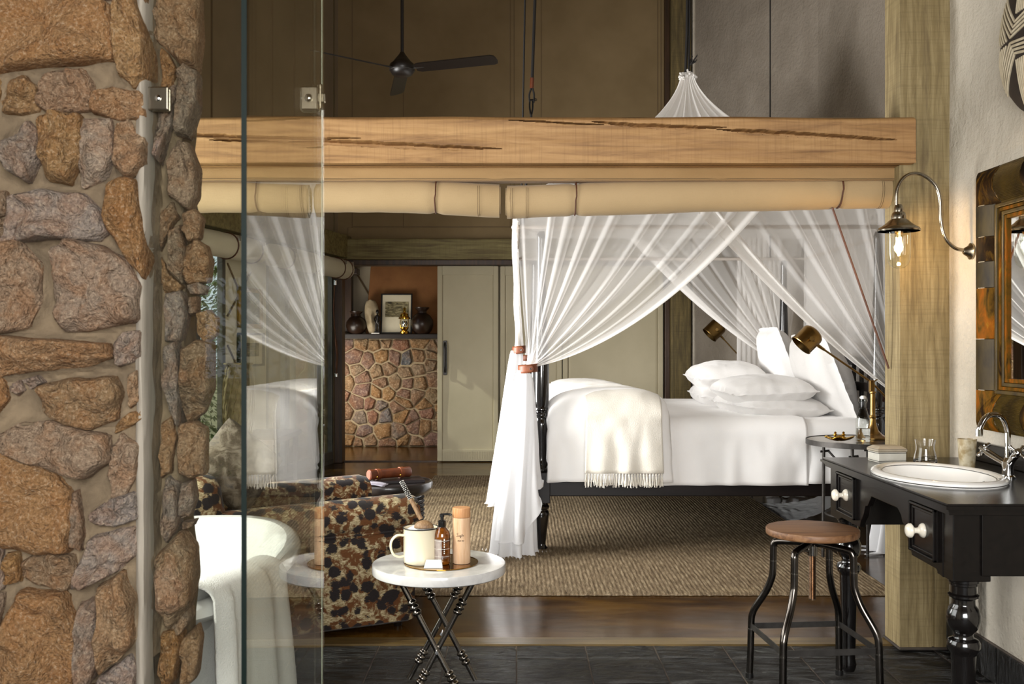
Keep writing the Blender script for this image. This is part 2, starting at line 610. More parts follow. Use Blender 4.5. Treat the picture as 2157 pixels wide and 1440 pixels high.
def grid(fn, nu, nv, cu=False, cv=False):
    V = [fn(i / (nu if cu else nu - 1), j / (nv if cv else nv - 1)) for i in range(nu) for j in range(nv)]
    F = []
    for i in range(nu if cu else nu - 1):
        for j in range(nv if cv else nv - 1):
            i2, j2 = (i + 1) % nu, (j + 1) % nv
            F.append((i * nv + j, i2 * nv + j, i2 * nv + j2, i * nv + j2))
    return V, F


def prism(poly, a, b, axis='y'):
    """extrude a 2D polygon along an axis between a and b; poly coordinates are the two other axes in order"""
    n = len(poly)
    mk = {'y': lambda p, t: (p[0], t, p[1]), 'z': lambda p, t: (p[0], p[1], t), 'x': lambda p, t: (t, p[0], p[1])}[axis]
    V = [mk(p, a) for p in poly] + [mk(p, b) for p in poly]
    F = [tuple(range(n)), tuple(range(2 * n - 1, n - 1, -1))]
    for k in range(n):
        k2 = (k + 1) % n
        F.append((k, n + k, n + k2, k2))
    return V, F


def chaikin(poly, it=2, closed=True):
    for _ in range(it):
        out = []
        n = len(poly)
        for i in range(n if closed else n - 1):
            a, b = poly[i], poly[(i + 1) % n]
            out.append((a[0] * .75 + b[0] * .25, a[1] * .75 + b[1] * .25))
            out.append((a[0] * .25 + b[0] * .75, a[1] * .25 + b[1] * .75))
        poly = out
    return poly


def smooth_path(pts, n=8):
    """Catmull-Rom through points"""
    pts = [Vector(p) for p in pts]
    out = []
    for i in range(len(pts) - 1):
        p0, p1, p2, p3 = pts[max(i - 1, 0)], pts[i], pts[i + 1], pts[min(i + 2, len(pts) - 1)]
        for k in range(n):
            t = k / n
            out.append(0.5 * ((2 * p1) + (p2 - p0) * t + (2 * p0 - 5 * p1 + 4 * p2 - p3) * t * t + (3 * p1 - p0 - 3 * p2 + p3) * t ** 3))
    out.append(pts[-1])
    return out


def mesh(name, g):
    me = bpy.data.meshes.new(name)
    me.from_pydata([tuple(p) for p in g[0]], [], [tuple(f) for f in g[1]])
    me.validate()
    return me


def finish(o, smooth, bevel, sub, solid, seg=2, recalc=True):
    me = o.data
    if recalc:
        import bmesh
        bm = bmesh.new()
        bm.from_mesh(me)
        bmesh.ops.recalc_face_normals(bm, faces=bm.faces)
        bm.to_mesh(me)
        bm.free()
    if smooth is not False:
        me.shade_smooth()
        me.set_sharp_from_angle(angle=0.7 if smooth is True else smooth)
    if solid:
        m = o.modifiers.new('thick', 'SOLIDIFY')
        m.thickness = solid
        m.offset = -1
    if bevel:
        m = o.modifiers.new('bevel', 'BEVEL')
        m.width = bevel
        m.segments = seg
        m.limit_method = 'ANGLE'
        m.harden_normals = False
    if sub:
        m = o.modifiers.new('sub', 'SUBSURF')
        m.levels = sub
        m.render_levels = sub


def tag(o, label=None, cat=None, group=None, kind=None):
    if label:
        o['label'] = label
    if cat:
        o['category'] = cat
    if group:
        o['group'] = group
    if kind:
        o['kind'] = kind
    return o


def thing(name, label, cat, loc=(0, 0, 0), rz=0.0, group=None, kind=None):
    o = bpy.data.objects.new(name, None)
    o.empty_display_size = 0.1
    o.location = loc
    o.rotation_euler = (0, 0, rz)
    COL.objects.link(o)
    return tag(o, label, cat, group, kind)


def part(parent, name, g, mat, smooth=True, bevel=0.0, sub=0, solid=0.0, label=None, world=False, kind=None, recalc=True):
    """child mesh; coordinates are those of the thing's root unless world=True"""
    if world:
        root = parent
        while root.parent:
            root = root.parent
        M = (Matrix.Translation(root.location) @ Matrix.Rotation(root.rotation_euler[2], 4, 'Z')).inverted()
        g = ([M @ Vector(p) for p in g[0]], g[1])
    o = bpy.data.objects.new(name, mesh(name, g))
    o.data.materials.append(MATS[mat])
    COL.objects.link(o)
    o.parent = parent
    finish(o, smooth, bevel, sub, solid, recalc=recalc)
    return tag(o, label, None, None, kind)


def single(name, label, cat, g, mat, smooth=True, bevel=0.0, sub=0, solid=0.0, group=None, kind=None, recalc=True):
    """top-level thing of one mesh given in world coordinates; origin at its base"""
    V = [Vector(p) for p in g[0]]
    xs = [p.x for p in V]
    ys = [p.y for p in V]
    zs = [p.z for p in V]
    c = Vector(((min(xs) + max(xs)) / 2, (min(ys) + max(ys)) / 2, min(zs)))
    o = bpy.data.objects.new(name, mesh(name, ([p - c for p in V], g[1])))
    o.location = c
    o.data.materials.append(MATS[mat])
    COL.objects.link(o)
    finish(o, smooth, bevel, sub, solid, recalc=recalc)
    return tag(o, label, cat, group, kind)


def nz(x, y=0.0, z=0.0):
    return noise.noise(Vector((x, y, z)))


def stone_geom(poly, depth, seed=0, rings=6, back=0.02, rough=0.12, it=2, mapf=None, dense=False):
    """rounded boulder face over a 2D outline (u, v) with height w; mapf(u, v, w) -> world"""
    n = len(poly)
    cx = sum(p[0] for p in poly) / n
    cy = sum(p[1] for p in poly) / n
    if dense:
        ex = []
        for i in range(n):
            a, b = poly[i], poly[(i + 1) % n]
            L = math.hypot(b[0] - a[0], b[1] - a[1])
            for t in (0.0, .34, .67):
                px_, py_ = a[0] + (b[0] - a[0]) * t, a[1] + (b[1] - a[1]) * t
                q = 1.075 + (0.055 * nz(px_ * 23, py_ * 23, seed) if t else 0.02)
                ex.append((cx + (px_ - cx) * q, cy + (py_ - cy) * q))
        poly = ex
    pl = chaikin(poly, it)
    n = len(pl)
    ta, tb = random.uniform(-.5, .5), random.uniform(-.5, .5)
    size = max(max(p[0] for p in pl) - min(p[0] for p in pl), max(p[1] for p in pl) - min(p[1] for p in pl))
    prof = [(1.0, -back), (1.0, depth * 0.32), (0.975, depth * 0.62), (0.93, depth * 0.84), (0.86, depth * 0.96), (0.74, depth), (0.56, depth), (0.36, depth * 1.02), (0.17, depth)]
    if rings < 5:
        prof = [(1.0, -back), (0.97, depth * 0.6), (0.8, depth * 0.98), (0.4, depth)]
    V, F = [], []
    fq = 3.0 / max(size, 1e-4)
    for k, h in prof:
        for p in pl:
            u, v = cx + (p[0] - cx) * k, cy + (p[1] - cy) * k
            w = h
            if h > 0:
                w += depth * .6 * (ta * (u - cx) + tb * (v - cy)) / max(size, 1e-4)
                w += rough * depth * (nz(u * fq, v * fq, seed * 3.1) * 1.6 + nz(u * fq * 3, v * fq * 3, seed * 1.7) * 0.7) * (1.2 if k < 0.95 else .5)
                u += 0.02 * size * nz(u * fq * 2, v * fq * 2, seed + 9.3)
                v += 0.02 * size * nz(u * fq * 2, v * fq * 2, seed + 4.3)
            V.append((u, v, w))
    V.append((cx, cy, depth * (1.0 + rough * nz(cx * fq, cy * fq, seed * 3.1))))
    for i in range(len(prof) - 1):
        for k in range(n):
            k2 = (k + 1) % n
            F.append((i * n + k, i * n + k2, (i + 1) * n + k2, (i + 1) * n + k))
    b = (len(prof) - 1) * n
    for k in range(n):
        F.append((b + k, b + (k + 1) % n, len(V) - 1))
    return [mapf(*p) for p in V], F


def voronoi_cells(seeds, x0, x1, y0, y1):
    cells = []
    for i, s in enumerate(seeds):
        poly = [(x0, y0), (x1, y0), (x1, y1), (x0, y1)]
        for j, q in enumerate(seeds):
            if i == j or abs(q[0] - s[0]) + abs(q[1] - s[1]) > 1.0:
                continue
            mx, my = (s[0] + q[0]) / 2, (s[1] + q[1]) / 2
            dx, dy = q[0] - s[0], q[1] - s[1]
            out = []
            for k in range(len(poly)):
                a, b = poly[k], poly[(k + 1) % len(poly)]
                da = (a[0] - mx) * dx + (a[1] - my) * dy
                db = (b[0] - mx) * dx + (b[1] - my) * dy
                if da <= 0:
                    out.append(a)
                if (da < 0 < db) or (db < 0 < da):
                    t = da / (da - db)
                    out.append((a[0] + (b[0] - a[0]) * t, a[1] + (b[1] - a[1]) * t))
            poly = out
            if len(poly) < 3:
                break
        cells.append(poly)
    return cells


def shrink(poly, d):
    n = len(poly)
    cx = sum(p[0] for p in poly) / n
    cy = sum(p[1] for p in poly) / n
    out = []
    for p in poly:
        L = math.hypot(p[0] - cx, p[1] - cy)
        k = max(0.3, (L - d) / max(L, 1e-5))
        out.append((cx + (p[0] - cx) * k, cy + (p[1] - cy) * k))
    return out


def wall_panel(a, b, z0, z1, th, side=1):
    """vertical slab between plan points a and b; thickness to one side"""
    a, b = Vector((a[0], a[1], 0)), Vector((b[0], b[1], 0))
    d = (b - a).normalized()
    nrm = Vector((-d.y, d.x, 0)) * th * side
    V = []
    for z in (z0, z1):
        for p in (a, b, b + nrm, a + nrm):
            V.append((p.x, p.y, z))
    return V, [(0, 1, 2, 3), (7, 6, 5, 4), (0, 4, 5, 1), (1, 5, 6, 2), (2, 6, 7, 3), (3, 7, 4, 0)]


# ------------------------------------------------------------------ THE SETTING
ST = 'structure'
YB = 11.09                     # rear canvas wall
RW = 1.87                      # plaster wall beside the vanity
EDGE = 4.372                   # slate meets polished concrete


def LWX(y):                    # glazed bedroom wall runs at a slant
    return -1.97 - 0.192 * (YB - y)


# floor of polished concrete
single('floor', 'dark brown polished concrete bedroom floor with glossy reflections', 'floor',
       box(-3.6, 3.2, EDGE + 0.10, 14.0, -0.2, 0.0), 'polished_concrete', smooth=False, kind=ST)
single('trim_1', 'worn tan border strip where polished floor meets slate', 'floor',
       box(-1.95, 1.66, EDGE, EDGE + 0.10, -0.2, 0.0), 'floor_border', smooth=False, kind=ST)
fl = thing('floor_bathroom', 'dark cleft slate tile floor of the bathroom', 'floor', (0, 2, 0), kind=ST)
part(fl, 'grout_bed', box(-1.95, RW, -1.6, EDGE, -0.2, -0.0085), 'grout', smooth=False, world=True)
# tiles, each with its own cleft surface
rows = [(4.192, EDGE - 0.004)]
y = 4.192
while y > -1.3:
    rows.append((y - 0.313, y))
    y -= 0.313
for ri, (ya, yb) in enumerate(rows):
    k = 0
    x = 0.006 - 0.3 * 7
    while x < RW - 0.01:
        xa, xb = max(x, -1.95), min(x + 0.3, RW)
        x += 0.3
        if xb - xa < 0.03:
            continue
        g = 0.0028
        dz = random.uniform(-0.0012, 0.0012)
        nu, nv = (13, 13) if yb > 3.0 else (5, 5)

        def f(u, v, xa=xa, xb=xb, ya=ya, yb=yb, dz=dz):
            X = xa + g + (xb - xa - 2 * g) * u
            Y = ya + g + (yb - ya - 2 * g) * v
            e = min(u, 1 - u, v, 1 - v)
            return (X, Y, dz - 0.0030 + 0.0032 * nz(X * 9, Y * 16, 3) + 0.0018 * nz(X * 30, Y * 44, 7) - (0.003 if e < 1e-6 else 0))
        part(fl, 'tile', grid(f, nu, nv), 'slate', smooth=1.2, world=True, recalc=False)
        k += 1

# rear canvas wall, with the door opening at its left end
wb = thing('wall_back', 'taupe tent canvas rear wall with stitched seams', 'wall', (0, YB, 0), kind=ST)
DX0, DX1, DZ = -1.90, -0.86, 2.19
part(wb, 'canvas_upper', box(-2.25, 1.72, YB, YB + 0.06, 2.44, 5.4), 'canvas_wall', smooth=False, world=True)
part(wb, 'canvas_lower', box(DX1, 1.72, YB + 0.05, YB + 0.11, 0.0, 2.44), 'canvas_door', smooth=False, world=True)
part(wb, 'canvas_return', box(-2.25, DX0 - 0.10, YB, YB + 0.06, 0.0, 2.44), 'canvas_wall', smooth=False, world=True)
for px in (742, 850, 1075, 1083, 1140, 1385, 1392):
    x = (px - VX) * YB / FPX
    part(wb, 'seam', box(x - 0.004, x + 0.004, YB - 0.006, YB, 2.52, 5.4), 'stitch', smooth=False, world=True)
for z in (2.56, 2.61):
    part(wb, 'seam', box(-1.8, 1.6, YB - 0.006, YB, z, z + 0.006), 'stitch', smooth=False, world=True)
part(wb, 'hem', box(-1.86, 1.62, YB - 0.012, YB, 2.47, 2.60), 'canvas_wall', smooth=False, world=True, bevel=.004)
lb = single('trim_2', 'green-tinged timber lintel above the sliding canvas doors', 'beam',
            box(-1.96, 1.72, YB - 0.16, YB - 0.01, 2.235, 2.462), 'lintel_wood', smooth=False, bevel=0.008, kind=ST)
df = thing('door_frame', 'dark brown timber frame around the doorway to the sitting room', 'door frame', (-1.4, YB, 0), kind=ST)
part(df, 'jamb', box(DX0 - 0.09, DX0, YB - 0.13, YB + 0.06, 0, 2.235), 'dark_trim_wood', smooth=False, world=True, bevel=.006)
part(df, 'head', box(DX0, 1.72, YB - 0.13, YB + 0.06, 2.175, 2.235), 'dark_trim_wood', smooth=False, world=True, bevel=.006)
part(df, 'threshold', box(DX0, DX1, YB - 0.02, YB + 0.02, 0, 0.012), 'dark_trim_wood', smooth=False, world=True)
single('trim_3', 'weathered corner pole where canvas wall meets glazed wall', 'post',
       box(-2.10, -1.99, YB - 0.14, YB - 0.0, 0, 5.4), 'rear_post_wood', smooth=False, bevel=0.01, kind=ST)
rp = thing('trim_4', 'tall weathered timber post between canvas wall and plaster wall', 'post', (1.75, YB, 0), kind=ST)
part(rp, 'timber', box(1.71, 1.93, YB - 0.17, YB + 0.05, 0, 5.4), 'rear_post_wood', smooth=False, world=True, bevel=.012)
part(rp, 'edge_strip', box(1.655, 1.709, YB - 0.08, YB + 0.04, 0, 5.4), 'dark_trim_wood', smooth=False, world=True, bevel=.004)


def sliding_door(x0, x1, y, label, handle, name='door_2'):
    d = thing(name, label, 'door', ((x0 + x1) / 2, y, 0), kind=ST)
    z0, z1 = 0.012, 2.172
    def f(u, v):
        X = x0 + 0.05 + (x1 - x0 - 0.10) * u
        Z = z0 + 0.02 + (z1 - z0 - 0.04) * v
        b = 0.012 * nz(X * 1.4, Z * 1.1, 2) + 0.006 * nz(X * 3 + Z * 2, Z * 2, 5)
        e = min(u, 1 - u, v, 1 - v) * 8
        return (X, y + b * min(1, e), Z)
    part(d, 'canvas', grid(f, 24, 40), 'canvas_door', world=True, solid=0.004)
    for xa in (x0, x1 - 0.055):
        part(d, 'stile', box(xa, xa + 0.055, y - 0.022, y + 0.02, z0, z1), 'canvas_door', smooth=False, world=True, bevel=.008)
    for za, zb in ((z0, z0 + 0.13), (z1 - 0.10, z1)):
        part(d, 'hem', box(x0 + 0.055, x1 - 0.055, y - 0.017, y + 0.012, za, zb), 'canvas_door', smooth=False, world=True, bevel=.004)
    for k in range(30):
        xx = x0 + 0.07 + (x1 - x0 - 0.14) * k / 29
        part(d, 'gather', box(xx - 0.003, xx + 0.003, y - 0.021, y - 0.015, z0 + 0.02, z0 + 0.11), 'canvas_door', smooth=False, world=True)
    if handle:
        hx = x0 + 0.085
        hp = part(d, 'handle', join(box(hx - 0.02, hx + 0.02, y - 0.03, y - 0.018, 0.965, 1.345)), 'black_steel', smooth=False, world=True, bevel=.003)
        part(hp, 'grip', tube(smooth_path([(hx, y - .028, 1.0), (hx, y - .07, 1.03), (hx, y - .075, 1.16), (hx, y - .07, 1.29), (hx, y - .028, 1.32)], 5), .011, 10),
             'black_steel', world=True)
    return d


sliding_door(DX1, -0.185, YB - 0.035, 'grey-beige canvas sliding door with black pull handle', True)
sliding_door(-0.165, 0.52, YB - 0.005, 'canvas sliding door panel beside the one with the handle', False, 'door_3')
sliding_door(0.53, 1.64, YB - 0.035, 'canvas door panel behind the bed', False, 'door_4')

# plaster wall behind the headboard
wr = thing('wall_rear_right', 'rough grey plaster wall behind the headboard', 'wall', (2.3, 8.6, 0), kind=ST)
part(wr, 'plaster_face', wall_panel((1.93, YB - 0.05), (2.66, 8.75), 0, 5.4, 0.12, 1), 'plaster_rear', smooth=False, world=True)
part(wr, 'plaster_face', wall_panel((2.66, 8.75), (2.80, 4.40), 0, 5.4, 0.12, 1), 'plaster_rear', smooth=False, world=True)
part(wr, 'plaster_face', box(RW, 2.92, 4.30, 4.42, 0, 5.4), 'plaster_rear', smooth=False, world=True)
part(wr, 'corner_bead', tube([(1.96, YB - 0.17, 0), (1.96, YB - 0.17, 5.4)], 0.016, 8), 'plaster', world=True)


# plaster wall beside the vanity, slightly uneven
def f(u, v):
    Y = -1.6 + (4.29 + 1.6) * u
    Z = 5.4 * v
    return (RW + 0.004 * nz(Y * 2.2, Z * 2.2, 1) + 0.003 * nz(Y * 7, Z * 7, 4), Y, Z)


g1 = grid(f, 90, 90)
g2 = box(RW + 0.02, RW + 0.15, -1.6, 4.29, 0, 5.4)
single('wall_right', 'rough pale plaster wall behind the vanity and mirror', 'wall', join(g1, g2), 'plaster', smooth=1.2, kind=ST)
bb = thing('baseboard_right', 'dark slate skirting tiles along the plaster wall', 'baseboard', (RW, 3, 0), kind=ST)
yy = 4.29
part(bb, 'grout_bed', box(RW - 0.008, RW + 0.0, -1.5, 4.29, 0, 0.148), 'grout', smooth=False, world=True)
yy = 4.146
while yy > -1.4:
    ya = yy - 0.3
    part(bb, 'tile', box(RW - 0.016, RW - 0.008, ya + .003, yy - .003, 0.002, 0.143), 'slate', smooth=False, world=True, bevel=.002)
    yy = ya
part(bb, 'tile', box(RW - 0.016, RW - 0.008, 4.149, 4.287, 0.002, 0.143), 'slate', smooth=False, world=True, bevel=.002)

# big timber post with a notch for the beam
po = thing('trim_5', 'squared timber post at the end of the plaster wall', 'post', (1.76, 4.38, 0), kind=ST)


def post_face(u, v):            # front face with split
    X = 1.66 + (0.212) * u
    Z = 5.4 * v
    d = 0.0025 * nz(X * 30, Z * 0.8, 5)
    c = abs(X - (1.800 + 0.012 * nz(Z * 1.4, 3)))
    if Z < 0.75 and c < 0.006:
        d += 0.02 * (1 - c / 0.006) * min(1, (0.75 - Z) * 3)
    return (X, 4.29 + d, Z)


part(po, 'timber', join(grid(post_face, 60, 150), box(1.66, RW + .002, 4.300, 4.468, 0, 5.4)), 'post_wood', smooth=1.0, world=True)
# left face is its own board face so that its grain shows
part(po, 'side_face', box(1.656, 1.664, 4.292, 4.466, 0, 5.4), 'post_wood', smooth=False, world=True, bevel=.003)
part(po, 'base_mortar', box(1.648, RW, 4.278, 4.48, 0, 0.012), 'grout_dark', smooth=False, world=True, bevel=.01)

# beam across the opening between bathroom and bedroom, with shakes (drying cracks)
BZ0, BZ1, BYF = 2.085, 2.292, 4.24
CR = [([(-1.9, 2.262), (-1.50, 2.236), (-1.42, 2.205), (-1.18, 2.196), (-0.95, 2.190), (-0.66, 2.192)], 0.006),
      ([(-1.30, 2.184), (-0.82, 2.175), (-0.55, 2.163), (-0.30, 2.152), (-0.06, 2.146)], 0.009),
      ([(-0.03, 2.268), (0.10, 2.262), (0.26, 2.252), (0.38, 2.248)], 0.0025),
      ([(0.33, 2.262), (0.50, 2.246), (0.70, 2.238), (0.90, 2.236)], 0.0065),
      ([(0.86, 2.228), (1.05, 2.218), (1.22, 2.206), (1.40, 2.196), (1.62, 2.184)], 0.0075)]


def crack(x, z):
    d = 0.0
    for pts, w in CR:
        if x <= pts[0][0] or x >= pts[-1][0]:
            continue
        for a, b in zip(pts, pts[1:]):
            if a[0] <= x <= b[0]:
                t = (x - a[0]) / (b[0] - a[0])
                zc = a[1] + (b[1] - a[1]) * t + 0.002 * nz(x * 30)
                L = pts[-1][0] - pts[0][0]
                s = (x - pts[0][0]) / L
                ww = 1.45 * w * (math.sin(PI * s) ** 0.6) * (1 + 0.35 * nz(x * 14, 7))
                q = abs(z - zc)
                if q < ww:
                    d = max(d, 0.046 * min(1, (1 - q / ww) * 2.5))
    return d


def beam_face(u, v):
    X = -2.0 + (1.705 + 2.0) * u
    top = BZ1 - 0.006 + 0.006 * nz(X * 1.7, 2)
    Z = BZ0 + (top - BZ0) * v
    d = 0.003 * nz(X * 2, Z * 9, 1) + 0.002 * nz(X * 5, Z * 40, 2)
    if v > 0.90:                # waney upper edge
        d += 0.03 * ((v - 0.90) / 0.10) ** 2 * (1 + 0.5 * nz(X * 2.0, 9))
    return (X, BYF + d + crack(X, Z), Z)


bm_ = thing('trim_6', 'heavy honey-coloured timber beam with long drying cracks', 'beam', (-0.15, 4.33, BZ0), kind=ST)
part(bm_, 'timber', join(grid(beam_face, 420, 84), box(-2.0, 1.700, BYF + 0.05, BYF + 0.20, BZ0, BZ1 - .004),
                         box(-2.0, 1.700, BYF + 0.002, BYF + 0.06, BZ0 - 0.0, BZ0 + .01)), 'beam_wood', smooth=1.0, world=True, recalc=False)
part(bm_, 'wane', grid(lambda u, v: (-2.0 + 3.705 * u, BYF + 0.012 + 0.05 * v + 0.008 * nz(u * 9, 1), BZ1 - 0.014 + 0.012 * v + 0.004 * nz(u * 14, 5)), 120, 5),
     'dark_trim_wood', world=True, recalc=False)
part(bm_, 'end_gap', box(1.7045, 1.7085, 4.245, 4.292, BZ0 + .01, BZ1 - .02), 'grout_dark', smooth=False, world=True)

# ceiling and the remaining shell
single('ceiling', 'high tent canvas ceiling', 'ceiling', box(-4.2, 3.2, -1.8, 14.0, 5.4, 5.5), 'canvas_ceiling', smooth=False, kind=ST)
wl = thing('wall_left_bedroom', 'slanting glazed wall of the bedroom under tent canvas', 'wall', (-2.5, 8, 0), kind=ST)
A, B = (LWX(4.8), 4.8), (LWX(YB), YB)
part(wl, 'canvas_upper', wall_panel(A, B, 2.50, 5.4, 0.06, 1), 'canvas_wall', smooth=False, world=True)
part(wl, 'beam', wall_panel(A, B, 2.25, 2.50, 0.16, -1), 'lintel_wood', smooth=False, world=True, bevel=.01)
part(wl, 'sill', wall_panel(A, B, 0.0, 0.05, 0.10, 1), 'alu_frame', smooth=False, world=True)
LD = Vector((B[0] - A[0], B[1] - A[1], 0)).normalized()
LN = Vector((LD.y, -LD.x, 0))


def seg(ya, yb):
    return (LWX(ya), ya), (LWX(yb), yb)


for y0 in (8.25, 9.4, 9.9, 10.35):
    a, b = seg(y0 - 0.008, y0 + 0.008)
    part(wl, 'seam', wall_panel(a, b, 2.5, 5.4, 0.012, -1), 'stitch', smooth=False, world=True)
pp = part(wl, 'solid_panel', wall_panel(*seg(8.50, 9.28), 0.05, 2.25, 0.06, 1), 'canvas_pale', smooth=False, world=True)
wi = 0
for (ya, yb) in ((4.85, 5.75), (5.75, 6.65), (6.65, 7.55), (7.55, 8.02), (8.02, 8.50), (9.28, 9.75), (9.75, 10.42), (10.42, 10.97)):
    wi += 1
    w = thing('window_%d' % wi, ['tall glazed door panel of the bedroom near the armchair', 'tall glazed door panel second from the bath end',
                                 'tall glazed door panel third from the bath end', 'narrow glazed panel before the picture wall',
                                 'narrow glazed panel next to the picture wall', 'narrow glazed panel beyond the picture wall',
                                 'glazed panel between picture wall and rear corner', 'glazed panel at the rear corner of the bedroom'][wi - 1],
              'window', (LWX(ya), ya, 0.05), kind=ST)
    for c in (ya + 0.03, yb - 0.03):
        part(w, 'stile', wall_panel(*seg(c - 0.028, c + 0.028), 0.05, 2.25, 0.05, 1), 'alu_frame', smooth=False, world=True, bevel=.004)
    for za, zb in ((0.05, 0.13), (2.17, 2.25)):
        part(w, 'rail', wall_panel(*seg(ya + .05, yb - .05), za, zb, 0.045, 1), 'alu_frame', smooth=False, world=True, bevel=.004)
    part(w, 'pane', wall_panel(*seg(ya + .05, yb - .05), 0.13, 2.17, 0.006, 1), 'window_pane', smooth=False, world=True)
# diagonal lacing on the pale panel
for k, (z0, z1) in enumerate(((2.0, 1.55), (1.55, 1.95), (1.3, 0.85), (0.9, 1.3))):
    a = Vector((LWX(8.52), 8.52, z0)) + LN * 0.008
    b = Vector((LWX(8.95), 8.95, z1)) + LN * 0.008
    part(wl, 'lacing', tube([a, b], 0.008, 6), 'stitch', world=True)

# bathroom shell: window beside the tub and the wide garden opening behind the camera
wt = thing('wall_left_bathroom', 'plaster wall with a window beside the bathtub', 'wall', (-1.95, 2, 0), kind=ST)
for g in (box(-2.07, -1.95, -1.6, 2.1, 0, 5.4), box(-2.07, -1.95, 2.1, 4.5, 2.6, 5.4), box(-2.07, -1.95, 2.1, 4.5, 0, 0.35), box(-2.07, -1.95, 4.5, 4.8, 0, 5.4),
          box(LWX(4.8) - .1, -1.95, 4.8, 4.9, 0, 5.4)):
    part(wt, 'plaster_face', g, 'plaster', smooth=False, world=True)
w = thing('window_9', 'wide window beside the bathtub', 'window', (-2.0, 3.3, 0.35), kind=ST)
for g in (box(-2.03, -1.98, 2.1, 2.16, .35, 2.6), box(-2.03, -1.98, 4.44, 4.5, .35, 2.6), box(-2.03, -1.98, 3.27, 3.33, .35, 2.6)):
    part(w, 'stile', g, 'alu_frame', smooth=False, world=True)
part(w, 'pane', box(-2.008, -2.002, 2.16, 4.44, .4, 2.55), 'window_pane', smooth=False, world=True)
wf = thing('wall_front', 'plaster wall with a wide opening onto the garden', 'wall', (0, -1.6, 0), kind=ST)
for g in (box(-2.07, RW + .15, -1.72, -1.6, 2.75, 5.4), box(1.45, RW + .15, -1.72, -1.6, 0, 2.75), box(-2.07, -1.9, -1.72, -1.6, 0, 2.75), box(-1.9, -1.0, -1.72, -1.6, 1.72, 2.75), box(-1.9, -1.0, -1.72, -1.6, 0, .5)):
    part(wf, 'plaster_face', g, 'plaster', smooth=False, world=True)
single('ground', 'sandy garden ground outside the windows', 'ground', box(-40, 40, -40, 50, -0.6, -0.25), 'ground', smooth=False, kind=ST)
single('deck', 'pale timber deck outside the glazed wall', 'deck',
       join(*[box(-9, -2.2 - 0.02 * k, 2.0 + k * 0.5, 2.48 + k * 0.5, -0.2, -0.1) for k in range(5)],
            *[box(-9, LWX(4.5 + k * .5) - 0.2, 4.5 + k * .5, 4.98 + k * 0.5, -0.2, -0.1) for k in range(20)]), 'deck', smooth=False, kind=ST)

# stone wall on the left, standing at an angle, every boulder its own piece
SWO = Vector((-0.8035, 2.2, 0))
SWA = 0.10
SWD = Vector((math.cos(SWA), math.sin(SWA), 0))
SWN = Vector((math.sin(SWA), -math.cos(SWA), 0))


def sw_uv(px, py):
    k = (px - VX) / FPX
    t = (k * SWO.y - SWO.x) / (SWD.x - k * SWD.y)
    D = SWO.y + SWD.y * t
    return (t, CAM_H - (py - VY) * D / FPX)


def sw_map(u, v, w):              # beyond the glass the masonry steps back behind the pane
    k = min(1.0, max(0.0, (u + .006) / .012))
    w -= 0.082 * k * k * (3 - 2 * k)
    return SWO + SWD * u + SWN * w + Vector((0, 0, v))


sw = thing('wall_left', 'rugged wall of brown granite boulders set in mortar', 'wall', (-1.2, 2.1, 0), kind=ST)


